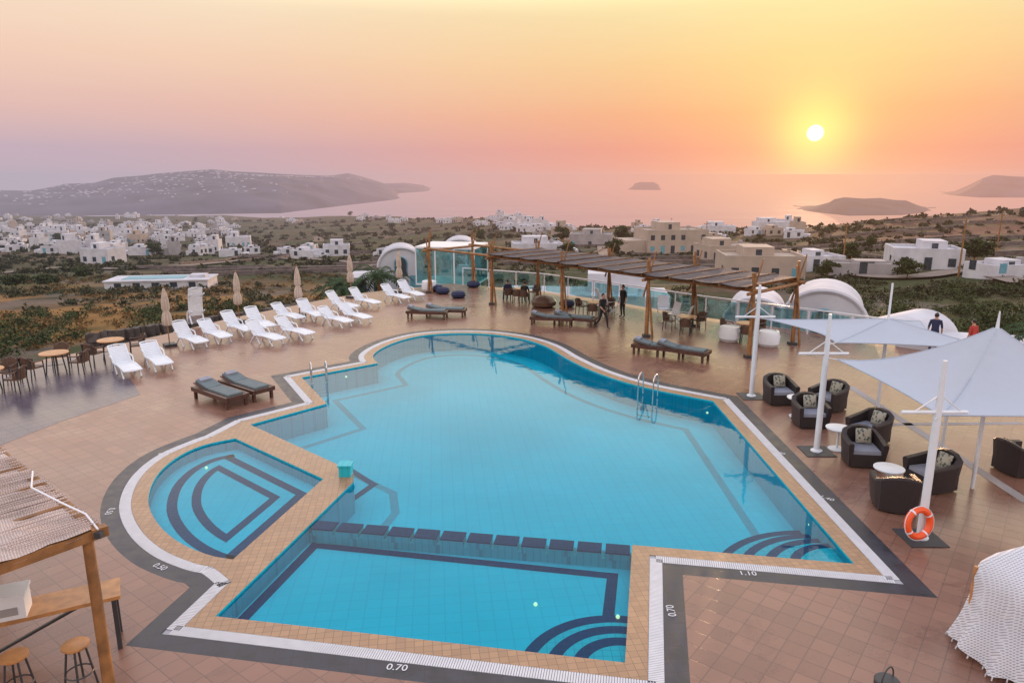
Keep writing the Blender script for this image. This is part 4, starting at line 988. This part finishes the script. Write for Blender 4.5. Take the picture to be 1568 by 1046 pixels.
for i in range(320):
    t=random.random()*(len(edge)-1); k=int(t); p=edge[k].lerp(edge[k+1],t-k)
    dn=Vector((-.6,.8)); d_=random.uniform(1.2,9); X,Y=p.x+dn.x*d_,p.y+dn.y*d_; r=random.uniform(.5,1.2)
    cs.append((X,Y,tz(X,Y)+random.uniform(.2,2.6)*max(0.2,1-d_/9))); rs.append(r); ss.append(.12)
put('terrace_hedge',leafmesh('terrace_hedge',leafcloud(cs,rs,150,ss),M_leaf))
def tree(name,X,Y,h,r,z0=None):
    z0=tz(X,Y) if z0 is None else z0; m2=MB(); m2.tube([(0,0,-.3),(.1,0,h*.3),(0,.1,h*.6)],[.22*h/6,.15*h/6,.07*h/6],0,8)
    cs=[]
    for i in range(16):
        a=random.uniform(0,6.28); rr=r*random.uniform(.0,.65); c_=(rr*math.cos(a),rr*math.sin(a),h*random.uniform(.3,.85)); cs.append(c_)
        m2.tube([(0,0,h*.25),Vector(c_)*.6+Vector((0,0,h*.12)),c_],[.07*h/6,.045*h/6,.02],0,5)
    q=leafcloud(cs,[r*.42*random.uniform(.7,1.2) for _ in cs],130,[.15*r/2]*16); e=empty(name,(X,Y,z0)); put('trunk',m2.mesh('trunk',[M_wood]),parent=e); put('crown',leafmesh('crown',q,M_leaf),parent=e)
for px,py,h,r in [(955,376,7,4),(862,374,7,4),(735,372,6,4),(940,395,4.5,3),(1100,398,4,3),(1265,430,3.0,2.0),(1388,428,3,2.2),(1490,405,4.5,3),(1300,405,4,3),(300,342,9,6),(660,335,10,6),(705,333,11,7),(440,332,10,7),(536,333,10,6),(1330,384,3,2.4),(870,395,4,3),(90,372,6,4),(240,392,5,3.4),(600,352,7,4.5),(130,430,2.4,2),(25,445,2.4,2.2),(75,440,2.2,2.2)]:
    h_=hit(px,py)
    if h_: tree('olive_tree',h_[0],h_[1],h,r)
def palm(X,Y,h,r):
    z0=tz(X,Y); m2=MB(); m2.tube([(0,0,-.3),(.05,0,h*.5),(0,0,h)],[.2,.16,.14],0,9)
    for i in range(26):
        a=i*2.4; el=random.uniform(-.1,1.1); L_=r*random.uniform(.8,1.1); pts=[]
        for k in range(9):
            t=k/8; rr=L_*t*math.cos(el*.8); zz_=h+L_*t*math.sin(el)-L_*.75*t*t; pts.append(Vector((rr*math.cos(a),rr*math.sin(a),zz_)))
        m2.tube(pts,[.03-.02*k/8 for k in range(9)],1,4)
        sd=Vector((-math.sin(a),math.cos(a),0))
        for k in range(1,9):
            for f_ in (0,.5):
                p=pts[k-1].lerp(pts[k],f_) ; w2=.42*math.sin(math.pi*(k/9)**.7)*r/2.2
                for s in (-1,1):
                    tip=p+sd*s*w2+Vector((0,0,-.12))+(pts[k]-pts[k-1])*.8; dd=(pts[k]-pts[k-1])*.22; m2.add([p-dd,p+dd,tip],[(0,1,2)],1)
    put('palm_tree',m2.mesh('palm_tree',[M_wood,M_palm],False),(X,Y,z0))
palm(-9.8,52.5,5.4,3.0); palm(-12.3,51.5,4.6,2.6); palm(26,34.5,4.0,2.2)
# dry stone walls
m2=MB()
def stonewall(pts,h,lay=6):
    for a,b in zip(pts[:-1],pts[1:]):
        a=Vector(a);b=Vector(b); ln_=(b-a).length; k=int(ln_/.4)
        for i in range(k):
            for l in range(lay):
                p=a.lerp(b,(i+random.random()*.5)/k); z_=tz(p.x,p.y)+l*h/lay+.1; R=Matrix.Rotation(random.uniform(-.5,.5),3,'Z')@Matrix.Rotation(random.uniform(-.3,.3),3,'X')
                m2.box((p.x+random.uniform(-.1,.1),p.y+random.uniform(-.1,.1),z_),(random.uniform(.3,.5),random.uniform(.3,.5),h/lay*1.15),0,R,taper=random.uniform(.7,1))
stonewall([(-22,36),(-18,41),(-14.5,46),(-10.5,51),(-7,55)],4.2,10)
put('dry_stone_wall',m2.mesh('dry_stone_wall',[M_stone],False))
m2=MB(); m2.tube([(0,0,-.5),(0,0,8)],[.14,.09],0,7); m2.beam((-.9,0,7.4),(.9,0,7.4),.1,.12,0)
for x in(-.8,0,.8): m2.tube([(x,0,7.45),(x,0,7.65)],.05,1,6)
MU=m2.mesh('utility_pole',[M_wood,M_white])
for px,py in [(1027,356),(972,375),(1467,425),(1525,392),(1290,410),(1080,385)]:
    h_=hit(px,py)
    if h_: put('utility_pole',MU,(h_[0],h_[1],tz(*h_)),random.random())
